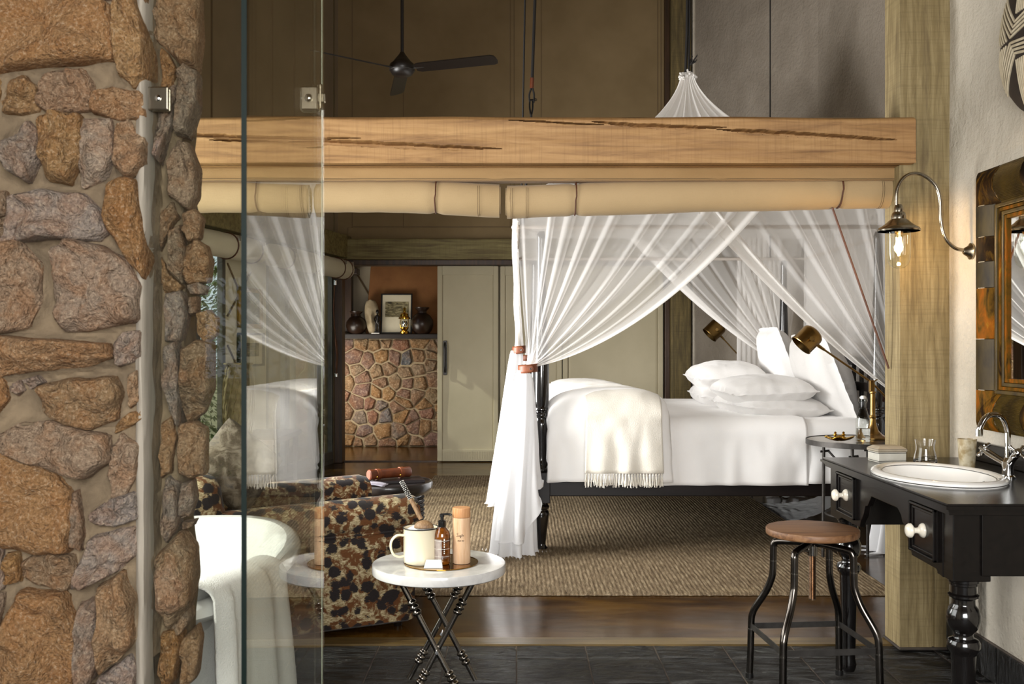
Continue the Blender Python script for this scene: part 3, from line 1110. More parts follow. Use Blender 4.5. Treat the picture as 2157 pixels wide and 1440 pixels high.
STONES = [
 [(-40,-40),(120,-30),(232,18),(248,60),(245,130),(150,138),(60,150),(-40,165)], [(245,20),(285,-2),(304,40),(318,95),(318,160),(290,190),(262,165),(250,100)],
 [(140,-40),(268,-40),(256,2),(205,12)], [(272,-45),(318,-45),(314,15),(296,-2)], [(12,215),(30,176),(62,168),(88,190),(90,237),(50,246),(16,242)],
 [(92,180),(118,156),(182,153),(202,180),(205,236),(120,246),(92,228)], [(206,206),(250,192),(306,203),(314,256),(260,257),(206,243)],
 [(3,315),(40,288),(70,262),(92,285),(97,340),(72,388),(28,362)], [(88,255),(130,246),(178,250),(184,300),(178,350),(160,388),(110,378),(98,330)],
 [(182,258),(242,258),(250,330),(232,378),(182,398),(176,345)], [(254,270),(280,258),(312,300),(314,350),(276,380),(248,352)],
 [(-30,405),(22,406),(28,452),(0,462),(-30,455)], [(-30,465),(32,462),(22,512),(-30,522)], [(-30,250),(2,250),(-2,300),(-30,310)], [(-30,175),(10,172),(4,240),(-30,242)],
 [(46,424),(100,408),(180,413),(220,448),(231,490),(210,510),(120,502),(28,517),(34,470)], [(236,400),(265,383),(296,390),(307,460),(318,540),(312,584),(276,543),(236,482)],
 [(-30,522),(56,514),(98,560),(100,630),(72,684),(-30,704)], [(132,530),(160,509),(230,528),(272,548),(300,600),(297,672),(200,692),(148,692),(128,620)],
 [(4,730),(15,710),(120,716),(230,722),(244,755),(170,774),(60,782),(18,792)], [(247,722),(270,700),(306,696),(307,755),(256,770)],
 [(-30,775),(18,792),(30,840),(2,872),(-30,868)], [(27,815),(50,799),(62,820),(45,834)], [(56,800),(90,789),(104,805),(72,819)],
 [(101,815),(150,799),(246,793),(260,830),(250,882),(200,900),(150,890),(103,862)], [(279,790),(298,778),(301,842),(279,857)], [(250,895),(275,869),(306,861),(308,880),(270,902),(249,911)],
 [(3,920),(60,893),(120,888),(236,913),(237,962),(190,1000),(120,987),(18,947)], [(-30,953),(60,958),(122,998),(152,1030),(157,1100),(151,1152),(100,1157),(0,1142),(-30,1142)],
 [(159,1040),(174,1033),(187,1120),(182,1152),(164,1142)], [(244,940),(262,914),(299,934),(296,990),(272,1037),(245,1042),(239,1000)], [(203,1075),(240,1046),(291,1032),(298,1086),(255,1102),(214,1100)],
 [(-30,1146),(16,1150),(21,1231),(-30,1236)], [(23,1160),(50,1156),(55,1216),(25,1223)], [(54,1180),(90,1159),(160,1164),(172,1200),(150,1234),(80,1224),(54,1207)],
 [(172,1196),(202,1128),(291,1104),(294,1160),(262,1191),(190,1227),(165,1230)], [(28,1300),(60,1237),(150,1247),(181,1310),(181,1400),(166,1444),(18,1434),(8,1350)],
 [(-30,1242),(22,1252),(8,1330),(10,1430),(-30,1440)], [(176,1268),(216,1258),(219,1380),(202,1420),(178,1432)], [(219,1232),(270,1199),(294,1250),(294,1332),(262,1372),(222,1402)],
 [(212,1425),(250,1396),(280,1374),(293,1400),(288,1480),(208,1480)], [(-20,1450),(160,1452),(190,1445),(200,1500),(-20,1500)],
 [(322,-45),(405,-45),(409,60),(401,127),(370,122),(346,92),(324,72)], [(362,140),(380,127),(404,140),(404,210),(386,272),(359,267),(364,200)],
 [(324,185),(357,170),(359,190),(350,272),(331,332),(322,322)], [(341,330),(365,288),(386,294),(404,345),(401,400),(386,432),(343,402)],
 [(324,440),(350,419),(363,450),(346,480),(326,522)], [(369,445),(395,432),(412,452),(406,492),(386,502),(374,480)], [(347,482),(368,470),(378,550),(371,592),(345,562)],
 [(379,515),(400,500),(421,513),(431,545),(426,586),(386,592),(372,570)], [(381,597),(405,591),(421,600),(416,616),(389,616)], [(334,620),(370,612),(381,660),(366,716),(334,716)],
 [(386,625),(403,622),(402,655),(388,662)], [(403,660),(425,651),(444,670),(441,702),(420,722),(404,702)], [(337,732),(365,722),(371,800),(365,900),(345,852),(334,800)],
 [(375,740),(402,722),(433,726),(434,820),(416,867),(386,892),(371,852)], [(364,904),(395,897),(419,910),(419,1002),(390,1012),(364,1002)], [(326,900),(350,880),(358,930),(350,1000),(330,1010)],
 [(337,1040),(345,1012),(363,1030),(363,1120),(341,1152),(329,1112)], [(366,1030),(392,1022),(398,1060),(386,1096),(366,1100)], [(368,1112),(398,1107),(391,1121),(370,1126)],
 [(324,1180),(370,1134),(396,1170),(399,1230),(386,1292),(346,1332),(324,1282)], [(350,1332),(385,1296),(389,1320),(371,1346),(355,1351)], [(328,1352),(360,1337),(371,1360),(361,1442),(330,1470)],
 [(366,1370),(401,1340),(409,1365),(401,1442),(371,1470)], [(326,84),(343,100),(358,130),(350,165),(326,175)], [(326,535),(342,570),(370,598),(362,610),(330,612)]]
def poly_dist(p, pl):
    """signed distance to a polygon, negative inside"""
    best, inside = 1e9, False
    n = len(pl)
    for i in range(n):
        ax, ay = pl[i]
        bx, by = pl[(i + 1) % n]
        dx, dy = bx - ax, by - ay
        t = max(0.0, min(1.0, ((p[0] - ax) * dx + (p[1] - ay) * dy) / (dx * dx + dy * dy + 1e-12)))
        q = math.hypot(p[0] - ax - dx * t, p[1] - ay - dy * t)
        best = min(best, q)
        if (ay > p[1]) != (by > p[1]) and p[0] < (bx - ax) * (p[1] - ay) / (by - ay) + ax:
            inside = not inside
    return -best if inside else best


UV = [[sw_uv(*p) for p in pl] for pl in STONES]
BB = [(min(p[0] for p in u), max(p[0] for p in u), min(p[1] for p in u), max(p[1] for p in u)) for u in UV]
DEP = []
for k, u in enumerate(UV):
    size = max(BB[k][1] - BB[k][0], BB[k][3] - BB[k][2])
    DEP.append(min(0.072, 0.024 + 0.21 * size) * random.uniform(0.8, 1.15))


def mortar_h(t, z):              # mortar climbs up the flanks of the boulders
    h = 0.007 * nz(t * 9, z * 9, 2) + 0.004 * nz(t * 28, z * 28, 5)
    rise = 0.0
    for k, bx in enumerate(BB):
        if bx[0] - .035 < t < bx[1] + .035 and bx[2] - .035 < z < bx[3] + .035:
            q = poly_dist((t, z), UV[k])
            rise = max(rise, DEP[k] * 0.45 * math.exp(-q / 0.015 if q > 0 else q / 0.008))
    return h + rise


def body(u, v):
    z = 0.62 + 1.62 * v
    L0, L1 = -0.42, 0.038 + 0.012 * nz(z * 6, 3)
    if u < 0.86:
        t = L0 + (L1 - L0) * u / 0.86
        return sw_map(t, z, mortar_h(t, z))
    s = (u - 0.86) / 0.14
    return sw_map(L1 + 0.012 * math.sin(min(1, s * 6) * PI / 2) + .008 * nz(s * 5, z * 9), z, mortar_h(L1, z) * (1 - s) - 0.14 * s)


part(sw, 'mortar', grid(body, 130, 230), 'mortar', world=True, recalc=False)
part(sw, 'core', xf(join(box(-1.13, -0.02, 0.02, 0.21, 0, 3.09), box(-0.03, 0.02, 0.11, 0.21, 0, 3.09)), loc=(SWO.x, SWO.y, 0), rot=(0, 0, SWA)), 'mortar', smooth=False, world=True)
part(sw, 'mortar_fillet', grid(lambda u, v: sw_map(-0.026 + 0.026 * u + .003 * nz(v * 30), 3.1 * v, 0.022 + 0.012 * math.sin(PI * u) + .004 * nz(v * 40, u * 3)), 8, 120),
     'mortar_smooth', world=True, recalc=False)
for k, u in enumerate(UV):
    part(sw, 'stone', stone_geom(u, DEP[k], seed=k, mapf=sw_map, rough=0.34, it=1, dense=True), 'granite_near', smooth=1.1, world=True)
# rows of boulders outside the frame so that the wall goes on
for k in range(14):
    cu, cv = -0.55 - 0.21 * (k % 3), 0.25 + 0.55 * (k // 3)
    pl = [(cu + 0.1 * math.cos(a) * random.uniform(.8, 1.1), cv + 0.22 * math.sin(a) * random.uniform(.8, 1.1)) for a in [i * PI / 4 for i in range(8)]]
    part(sw, 'stone', stone_geom(pl, 0.045, seed=200 + k, mapf=sw_map, it=1), 'granite_near', smooth=1.1, world=True)

# ------------------------------------------------------------------ BATHROOM THINGS
# fixed glass panel and the open glass door that reflects the bed
GY = 2.2
gp = thing('shower_screen', 'fixed clear glass shower screen clipped to the stone wall', 'shower screen', (-0.61, GY, 0))
gx0, gx1 = -0.806, -0.4265
part(gp, 'pane', box(gx0, gx1, GY - 0.004, GY + 0.004, 0.02, 2.45), 'clear_pane', smooth=False, world=True)
part(gp, 'pane_edge', box(gx0 - 0.0015, gx0, GY - 0.0045, GY + 0.0045, 0.02, 2.45), 'glass_edge_pale', smooth=False, world=True)
part(gp, 'pane_edge', box(gx1, gx1 + 0.0015, GY - 0.0045, GY + 0.0045, 0.02, 2.45), 'glass_edge_pale', smooth=False, world=True)
for cx, zz in ((gx0 + 0.022, 1.857), (gx0 + 0.022, 0.35)):
    c = part(gp, 'clip', join(box(cx - 0.026, cx + 0.022, GY - 0.012, GY - 0.0045, zz - 0.026, zz + 0.026), box(cx - 0.026, cx + 0.022, GY + 0.0045, GY + 0.012, zz - 0.026, zz + 0.026),
                              box(cx - 0.030, cx - 0.024, GY - 0.012, GY + 0.012, zz - 0.026, zz + 0.026)), 'nickel', smooth=False, world=True, bevel=.006)
    part(c, 'screw', xf(lathe([(0.007, 0), (0.007, .002), (0.004, .004)], 14), loc=(cx, GY - 0.012, zz), rot=(PI / 2, 0, 0)), 'chrome', world=True)
gd = thing('glass_door', 'frameless glass shower door standing open, reflecting the bed', 'glass door', (-0.41, 1.84, 0))
ha, hb = Vector((-0.4183, 2.184)), Vector((-0.4013, 1.491))
part(gd, 'pane', wall_panel(ha, hb, 0.02, 2.45, 0.008, -1), 'door_pane', smooth=False, world=True)
dd = (hb - ha).normalized()
part(gd, 'pane_edge', wall_panel(hb, hb + dd * 0.0012, 0.02, 2.45, 0.008, -1), 'glass_edge', smooth=False, world=True)
for zz in (1.857, 0.35):
    h = part(gd, 'hinge', join(box(-0.472, -0.432, GY - 0.013, GY - 0.005, zz - 0.027, zz + 0.027), box(-0.472, -0.432, GY + 0.005, GY + 0.013, zz - 0.027, zz + 0.027),
                               cyl((-0.428, GY - 0.012, zz - 0.026), (-0.428, GY - 0.012, zz + 0.032), 0.0055, n=14),
                               box(-0.436, -0.416, GY - 0.016, GY - 0.006, zz - 0.012, zz + 0.012)), 'nickel', smooth=False, world=True, bevel=.004)
    part(h, 'screw', xf(lathe([(0.009, 0), (0.009, .003), (0.005, .006)], 16), loc=(-0.453, GY - 0.013, zz), rot=(PI / 2, 0, 0)), 'chrome', world=True)

# bathtub: long axis runs away from the camera beside the stone wall
TBX, TBY0, TBY1, TBZ = -1.17, 2.50, 4.04, 0.60
tcx, tcy = TBX, (TBY0 + TBY1) / 2
tb = thing('bathtub', 'white freestanding bathtub with rolled rim behind the glass', 'bathtub', (tcx, tcy, 0))


def sup(a, rx, ry, e=2.6):
    c, s = math.cos(a), math.sin(a)
    return (rx * abs(c) ** (2 / e) * (1 if c > 0 else -1), ry * abs(s) ** (2 / e) * (1 if s > 0 else -1))


def tub_ring(prof, n=64):
    V, F = [], []
    for (k, z) in prof:
        for i in range(n):
            a = 2 * PI * i / n
            rx, ry = 0.40 + k, 0.77 + k
            x, y = sup(a, rx, ry)
            V.append((x, y, z + 0.03 * (y / 0.77) ** 2 * (1 if z > 0.3 else 0)))
    for i in range(len(prof) - 1):
        for j in range(n):
            j2 = (j + 1) % n
            F.append((i * n + j, i * n + j2, (i + 1) * n + j2, (i + 1) * n + j))
    return V, F


part(tb, 'body', tub_ring([(-0.285, 0.10), (-0.25, 0.14), (-0.19, 0.26), (-0.13, 0.40), (-0.075, 0.51), (-0.045, 0.555)]), 'tub_enamel')
part(tb, 'inner_bowl', join(tub_ring([(-0.055, 0.575), (-0.09, 0.51), (-0.145, 0.40), (-0.20, 0.27), (-0.25, 0.19), (-0.30, 0.165)]),
                            ([(0, 0, 0.165)] + [(sup(2 * PI * i / 32, 0.101, 0.471)[0], sup(2 * PI * i / 32, 0.101, 0.471)[1], 0.165) for i in range(32)],
                             [(0, 1 + i, 1 + (i + 1) % 32) for i in range(32)])), 'tub_enamel')
part(tb, 'rim', tub_ring([(-0.045, 0.555), (-0.02, 0.54), (0.0, 0.545), (0.012, 0.56), (0.006, 0.582), (-0.015, 0.597), (-0.04, 0.595), (-0.055, 0.575)]), 'tub_enamel')
part(tb, 'plinth', tub_ring([(-0.30, 0.0), (-0.29, 0.0), (-0.28, 0.02), (-0.285, 0.11)]), 'tub_enamel')


# towel over the near rim of the tub
def towel(u, v):
    Y = 2.70 + 0.42 * u + 0.01 * nz(v * 4, u * 4)
    rimx = tcx + 0.40 * (1 - abs((Y - tcy) / 0.77) ** 2.6) ** (1 / 2.6)
    zr = 0.605 + 0.03 * ((Y - tcy) / 0.77) ** 2
    s = v * 1.05
    fold = 0.020 * math.sin(u * 15 + 2 * nz(u * 3, 1)) + 0.010 * nz(u * 9, v * 3, 4)
    if s < 0.33:
        X, Z = rimx - 0.075 - 0.05 * (0.33 - s) + fold * .5, zr - (0.33 - s) * 0.9
    elif s < 0.50:
        a = (s - 0.33) / 0.17 * PI
        X, Z = rimx - 0.02 - 0.055 * math.cos(a), zr + 0.05 * math.sin(a) * 0.75
        X += fold * 0.5
    else:
        X, Z = rimx + 0.037 + fold * (0.6 + min(1.0, (s - .5) * 3)) + 0.03 * (s - 0.5), zr - (s - 0.50)
    return (X + 0.002 * nz(u * 40, v * 60), Y, max(Z, 0.03))


single('bath_towel', 'thick white towel draped over the bathtub rim', 'towel', grid(towel, 70, 110), 'towel_cotton', solid=0.014, recalc=False)

# marble side table on crossed rods
MT = Vector((-0.285, 3.74, 0))
MZ = 0.498
mt = thing('side_table', 'round white marble table on crossed polished rods', 'side table', MT)
part(mt, 'table_top', lathe([(0.0, MZ - .038), (0.243, MZ - .038), (0.249, MZ - .034), (0.25, MZ - .028), (0.25, MZ - .006), (0.248, MZ - .001), (0.243, MZ), (0.0, MZ)], 72), 'marble')
part(mt, 'mount_plate', lathe([(0.13, MZ - .046), (0.13, MZ - .039)], 32), 'gunmetal')
for (xa, xb, ya, yb) in ((-0.135, 0.10, -0.10, -0.10), (0.135, -0.10, -0.088, -0.088), (-0.10, 0.13, 0.12, 0.15), (0.11, -0.13, 0.135, 0.165)):
    a, b = Vector((xa, ya, MZ - 0.045)), Vector((xb, yb, 0.006))
    rod = part(mt, 'leg', tube([a, b], 0.0105, 14), 'polished_steel')
    d = (b - a)
    for k in (0.22, 0.80):
        c = a + d * k
        u = d.normalized()
        pts, rr = [], []
        for j in range(25):
            s = (j - 12) / 12
            pts.append(c + u * s * 0.030)
            rr.append(0.0125 + 0.006 * (abs(math.cos(s * PI * 1.5)) ** 1.5))
        part(rod, 'collar', tube(pts, rr, 16), 'polished_steel')
for yy in (-0.108, 0.125):
    part(mt, 'pivot_pin', cyl((0, yy - .012, 0.195), (0, yy + .03, 0.195), 0.006, n=12), 'chrome')

tr = single('serving_tray', 'round brass tray lying on the marble table', 'tray',
            lathe([(0.0, 0), (0.137, 0), (0.139, .001), (0.139, .004), (0.137, .0042), (0.135, .0025), (0.0, .0025)], 64, at=(MT.x + .008, MT.y - .01, MZ + .0005)), 'tray_brass')
TZ = MZ + 0.004
# enamel mug of bath salts
mg = thing('enamel_mug', 'cream enamel mug with dark rim full of bath salts', 'mug', (-0.352, 3.72, TZ))
part(mg, 'body', lathe([(0.0, 0), (0.058, 0), (0.063, .006), (0.0645, .02), (0.0645, .128), (0.0665, .1305), (0.0625, .1305), (0.0605, .126), (0.0605, .10), (0, .10)], 44), 'enamel_cream')
part(mg, 'rim', tube([(0.0655 * math.cos(a), 0.0655 * math.sin(a), .1305) for a in [2 * PI * i / 44 for i in range(44)]], .0022, 8, closed=True), 'dark_rim')
part(mg, 'handle', tube(smooth_path([(-0.060, -.02, .104), (-0.085, -.03, .106), (-0.104, -.036, .088), (-0.107, -.037, .062), (-0.097, -.034, .036), (-0.078, -.027, .026), (-0.058, -.019, .028)], 6),
                        .0075, 10, squash=.6), 'enamel_cream')
part(mg, 'salts', grid(lambda u, v: (0.0603 * u * math.cos(2 * PI * v), 0.0603 * u * math.sin(2 * PI * v), .118 + .024 * (1 - u * u) + .003 * nz(u * 9 * math.cos(2 * PI * v), u * 9 * math.sin(2 * PI * v))), 12, 36, cv=True), 'bath_salt')
sp = thing('scoop', 'wooden scoop with dotted handle stuck in the bath salts', 'scoop', (-0.352, 3.70, TZ + .13))
hA, hB = P(887, 1093, 3.70), P(845, 1012, 3.74)
hM = hA.lerp(hB, 0.52)
part(sp, 'handle', tube([hA, hA.lerp(hB, .25), hM], [.0085, .0085, .0078], 12), 'scoop_wood', world=True)
gq = part(sp, 'grip', tube([hM, hM.lerp(hB, .5), hB], [.0078, .0078, .0066], 14), 'ebony', world=True)
dv = (hB - hM)
uu, ww = frame_of(dv)
for j in range(11):
    for i in range(6):
        a = 2 * PI * (i + (j % 2) * .5) / 6
        c = hM + dv * ((j + .5) / 11) + (uu * math.cos(a) + ww * math.sin(a)) * .0074
        part(gq, 'dot', xf(lathe([(0, -.0022), (.002, -.001), (.002, .001), (0, .0022)], 6), loc=c), 'dot_white', world=True)


def bowl(u, v):
    a, t = 2 * PI * v, u * PI / 2
    r = .034
    c = P(893, 1107, 3.69)
    x, y, z = r * math.sin(t) * math.cos(a), r * math.sin(t) * math.sin(a), r * math.cos(t) * 0.8
    return Vector((c.x + x * 1.08, c.y + y * .8, c.z - .006 + z))


part(sp, 'bowl', grid(bowl, 12, 28, cv=True), 'scoop_wood', solid=.002, world=True)
# pump bottle
pbt = thing('pump_bottle', 'amber pump bottle with printed label on the brass tray', 'bottle', (-0.271, 3.70, TZ))
part(pbt, 'body', lathe([(0.0, 0), (.027, 0), (.030, .004), (.0305, .012), (.0305, .098), (.029, .112), (.024, .124), (.016, .133), (.0125, .138), (.0125, .142)], 36), 'amber_glass')
part(pbt, 'label', grid(lambda u, v: (.0309 * math.cos(-2.75 + 1.2 * u), .0309 * math.sin(-2.75 + 1.2 * u), .014 + .080 * v), 16, 2), 'label_print', recalc=False)
for z in (.030, .058, .088):
    part(pbt, 'label_line', grid(lambda u, v: (.0312 * math.cos(-2.75 + 2.3 * u), .0312 * math.sin(-2.75 + 2.3 * u), z + .0011 * v), 24, 2), 'label_white', recalc=False)
for k, (z, h) in enumerate(((.089, .010), (.081, .005), (.073, .006), (.064, .0075), (.056, .005), (.049, .005), (.041, .006))):
    part(pbt, 'lettering', grid(lambda u, v: (.0312 * math.cos(-1.30 + .13 * u), .0312 * math.sin(-1.30 + .13 * u), z + h * .8 * v), 4, 2), 'label_white', recalc=False)
pm = part(pbt, 'pump', lathe([(.0135, .136), (.0145, .138), (.0145, .158), (.012, .160), (.0065, .161), (.0065, .172), (.0085, .173), (.0085, .184), (.004, .185), (0, .185)], 24), 'pump_black')
part(pm, 'nozzle', tube(smooth_path([(0, 0, .182), (.018, -.004, .184), (.032, -.006, .182), (.036, -.0065, .179)], 4), [.0042] * 9 + [.0035] * 4, 10), 'pump_black')
# wooden canister with script lettering
cn = thing('wood_canister', 'tall pale wooden canister with script lettering on the brass tray', 'canister', (-0.2, 3.715, TZ))
part(cn, 'body', lathe([(0, 0), (.032, 0), (.0335, .002), (.0335, .170), (0, .170)], 40), 'canister_wood')
part(cn, 'cap', lathe([(0, .171), (.0325, .171), (.0335, .1722), (.0335, .2045), (.032, .206), (0, .206)], 40), 'canister_cap_wood')


def on_can(pts, w=.0007, closed=False):
    out = []
    for (x, z) in pts:
        a = -PI / 2 + x / .0335
        out.append(Vector((.0337 * math.cos(a), .0337 * math.sin(a), z)))
    return tube(out, w, 6)


def strokes(sets, x0, z0, s):
    return join(*[on_can([(x0 + x * s, z0 + z * s) for x, z in st]) for st in sets])


SCRIPT = [[(2.2, 5.2), (1.4, 6.2), (.5, 5.6), (.7, 4.4), (1.6, 3.4), (1.5, 2.0), (.4, 1.6), (-.6, 2.2)], [(2.6, 1.8), (2.8, 3.2), (2.9, 1.9), (3.3, 1.9)], [(2.9, 4.3), (3.0, 4.5)],
          [(3.5, 3.2), (3.6, 1.9), (3.7, 2.8), (4.2, 3.2), (4.4, 1.9), (4.7, 2.0)], [(5.6, 3.1), (5.0, 3.2), (4.9, 2.2), (5.5, 2.1), (5.7, 3.2), (5.6, .6), (5.0, -.2), (4.6, .5), (5.6, 1.5), (6.1, 2.2)],
          [(6.2, 3.3), (6.4, 2.1), (6.8, 2.3)], [(6.3, 4.4), (6.4, 4.6)], [(7.3, 5.0), (7.1, 3.2), (7.3, 2.2), (7.9, 2.4)], [(6.8, 3.8), (7.9, 4.0)],
          [(8.9, 3.3), (8.2, 3.2), (8.1, 2.3), (8.8, 2.3), (9.0, 3.3), (9.1, 2.3), (9.7, 2.5)]]
part(cn, 'lettering', strokes(SCRIPT, -.0165, .098, .0029), 'ink', label='dark brown handwritten script')
txt = []
x = 0
for ch in range(11):
    if ch == 6:
        x += 1.6
        continue
    txt.append([(x, 0), (x, 1.3), (x + .7, 1.3), (x + .7, .2)] if ch % 3 else [(x, 1.3), (x, 0), (x + .7, .1), (x + .6, .8)])
    x += 1.35
part(cn, 'small_lettering', strokes(txt, -.0125, .086, .00165), 'ink')
single('soap_card', 'small white folded card on the brass tray', 'card',
       xf(([(-.034, -.012, 0), (.034, -.012, 0), (.034, .012, 0), (-.034, .012, 0), (-.026, .004, .027), (.028, .004, .027), (.030, .008, .026), (-.024, .008, .026)],
           [(0, 3, 2, 1), (0, 1, 5, 4), (4, 5, 6, 7), (7, 6, 2, 3), (0, 4, 7, 3), (1, 2, 6, 5)]), loc=(-0.298, 3.635, TZ)), 'card_white', smooth=False)

# stool with a screw-adjusted round wooden seat
SB = Vector((1.124, 3.77, 0))
stl = thing('stool', 'industrial stool with round wooden seat and bent steel legs', 'stool', SB)
part(stl, 'seat', lathe([(0, .594), (.166, .594), (.170, .597), (.1715, .602), (.1715, .616), (.1695, .620), (.165, .621), (0, .621)], 64), 'stool_seat_wood')
part(stl, 'seat_plate', lathe([(0.06, .586), (.06, .5935)], 24), 'gunmetal')
part(stl, 'hub', lathe([(.010, .515), (.019, .518), (.019, .555), (.014, .560), (.014, .586)], 20), 'polished_steel')
th = [(.0135, .350)]
z = .355
while z < .56:
    th += [(.0135, z), (.0118, z + .0018)]
    z += .0036
part(stl, 'screw', lathe(th, 18), 'screw_steel')
ft = []
for k in range(4):
    a = math.radians(-40) + k * PI / 2
    c, s = math.cos(a), math.sin(a)
    pr = [(.012, .566), (.08, .560), (.140, .553), (.155, .540), (.158, .52), (.160, .44), (.166, .405), (.190, .35), (.232, .285), (.246, .255), (.251, .225), (.255, .10), (.259, .008)]
    pts = smooth_path([(r * c, r * s, z) for r, z in pr], 5)
    lg = part(stl, 'leg', tube(pts, .0135, 14), 'gunmetal')
    part(lg, 'weld_ring', join(tube([(r * c, r * s, z) for r, z in ((.1592, .478), (.1592, .474))], .0142, 14), tube([(r * c, r * s, z) for r, z in ((.2525, .196), (.2526, .192))], .0143, 14)), 'polished_steel')
    part(lg, 'foot_cap', cyl((.259 * c, .259 * s, 0), (.259 * c, .259 * s, .02), .0155, n=14), 'pump_black')
    ft.append(Vector((.2515 * c, .2515 * s, .205)))
for k in range(4):
    a, b = ft[k], ft[(k + 1) % 4]
    d = (b - a).normalized()
    nn = Vector((-d.y, d.x, 0)) * .0025
    V = [a + nn + Vector((0, 0, -.011)), b + nn + Vector((0, 0, -.011)), b - nn + Vector((0, 0, -.011)), a - nn + Vector((0, 0, -.011))]
    V += [p + Vector((0, 0, .022)) for p in V]
    part(stl, 'brace', (V, [(0, 1, 2, 3), (7, 6, 5, 4), (0, 4, 5, 1), (1, 5, 6, 2), (2, 6, 7, 3), (3, 7, 4, 0)]), 'iron', smooth=False)
part(stl, 'set_bolt', cyl((-.034, -.005, .535), (-.010, -.002, .535), .007, n=10), 'polished_steel')

# washstand (vanity) with drawers
VXF = 1.257
V0, V1 = 2.905, 4.105
VZ = 0.85
vn = thing('washstand', 'black painted washstand with turned legs and white knobs', 'washstand', (1.56, 3.5, 0))


BC = Vector((1.475, 3.485, VZ))   # centre of the inset basin


def plate_hole(inset, z0, z1, rx=0.198, ry=0.285, n=72):
    """worktop layer with an oval cut-out for the basin"""
    x0, x1, y0, y1 = VXF + inset, RW - .004, V0 + inset, V1 - inset
    angs = [2 * PI * i / n for i in range(n)]
    cor = [math.atan2(y - BC.y, x - BC.x) % (2 * PI) for x in (x0, x1) for y in (y0, y1)]
    for c in cor:                # let the nearest ray pass through each corner
        i = min(range(n), key=lambda k: abs((angs[k] - c + PI) % (2 * PI) - PI))
        angs[i] = c
    V, F = [], []
    for z in (z0, z1):
        for a in angs:
            V.append((BC.x + rx * math.cos(a), BC.y + ry * math.sin(a), z))
        for a in angs:
            c, s_ = math.cos(a), math.sin(a)
            t = min(((x1 if c > 0 else x0) - BC.x) / c if abs(c) > 1e-9 else 1e9, ((y1 if s_ > 0 else y0) - BC.y) / s_ if abs(s_) > 1e-9 else 1e9)
            V.append((BC.x + c * t, BC.y + s_ * t, z))
    for k in range(n):
        j = (k + 1) % n
        F += [(k, j, n + j, n + k), (2 * n + k, 3 * n + k, 3 * n + j, 2 * n + j), (k, 2 * n + k, 2 * n + j, j), (n + k, n + j, 3 * n + j, 3 * n + k)]
    return V, F


tv = join(plate_hole(0.006, VZ - .008, VZ), plate_hole(0.0, VZ - .017, VZ - .007), plate_hole(0.010, VZ - .024, VZ - .016), plate_hole(0.014, VZ - .034, VZ - .023))
part(vn, 'worktop', tv, 'black_paint', smooth=False, world=True)
part(vn, 'backsplash', box(RW - .022, RW - .003, V0 + .01, V1 - .02, VZ, VZ + .075), 'black_paint', smooth=False, bevel=.004, world=True)
AX = 1.287                       # plane of the apron
ZT = VZ - .034
# apron with scalloped knee space
ap = [(3.0, ZT), (3.0, .615)]
ap += [(3.03, .62), (3.05, .63), (3.235, .632), (3.25, .66), (3.268, .672), (3.275, .69), (3.29, .715), (3.315, .725), (3.325, .745), (3.345, .758)]
ap += [(3.36, .765), (3.60, .765), (3.62, .745), (3.64, .725), (3.665, .72), (3.68, .69), (3.695, .672), (3.71, .66), (3.725, .632), (3.93, .632), (3.96, .622), (4.0, .615), (4.0, ZT)]
part(vn, 'apron', prism(ap, AX, AX + .022, 'x'), 'black_paint', smooth=False, world=True, bevel=.002)
part(vn, 'rear_apron', box(1.80, 1.82, 3.0, 4.0, .70, ZT), 'black_paint', smooth=False, world=True)
for (ya, yb) in ((V0 + .02, V0 + .04), (V1 - .04, V1 - .02)):
    part(vn, 'end_panel', box(1.37, 1.84, ya, yb, .635, ZT), 'black_paint', smooth=False, world=True, bevel=.002)
for (ya, yb) in ((3.03, 3.226), (3.753, 3.957)):
    part(vn, 'drawer_box', box(AX + .022, 1.75, ya - .02, yb + .02, .64, .70 if ya < 3.5 else ZT), 'black_paint', smooth=False, world=True)
    d = part(vn, 'drawer', box(AX - .006, AX + .006, ya, yb, .652, .812), 'black_paint', smooth=False, world=True, bevel=.002)
    m = []
    for i, (o, h) in enumerate(((0.0, .016), (.012, .011))):
        w_ = .009
        y0_, y1_, z0_, z1_ = ya + o, yb - o, .652 + o, .812 - o
        m += [box(AX - h, AX - .004, y0_, y0_ + w_, z0_, z1_), box(AX - h, AX - .004, y1_ - w_, y1_, z0_, z1_), box(AX - h, AX - .004, y0_, y1_, z0_, z0_ + w_), box(AX - h, AX - .004, y0_, y1_, z1_ - w_, z1_)]
    part(d, 'moulding', join(*m), 'black_paint', smooth=False, world=True, bevel=.0025)
    kn = lathe([(.023, 0), (.023, .004), (.019, .010), (.010, .016), (.0085, .024), (.010, .030), (.018, .034), (.0225, .039), (.0225, .046), (.017, .053), (.008, .056), (0, .0565)], 28)
    part(d, 'knob', xf(kn, loc=(AX - .006, (ya + yb) / 2, .732), rot=(0, -PI / 2, 0)), 'knob_ceramic', world=True, label='white ceramic knob')
LEGP = [(.022, 0), (.027, .012), (.030, .03), (.026, .05), (.0255, .07), (.031, .24), (.036, .405), (.0375, .412), (.043, .418), (.0475, .430), (.0475, .442), (.043, .452), (.030, .458), (.027, .466), (.029, .476),
        (.036, .482), (.044, .495), (.0485, .515), (.0478, .533), (.042, .552), (.034, .562), (.0335, .566), (.033, .580), (.036, .583), (.0445, .588), (.0445, .594), (.037, .599), (.0365, .622), (.041, .625), (.041, .632), (.0455, .635), (.0455, .645)]
LEGP = [(r, z * .955) for r, z in LEGP]
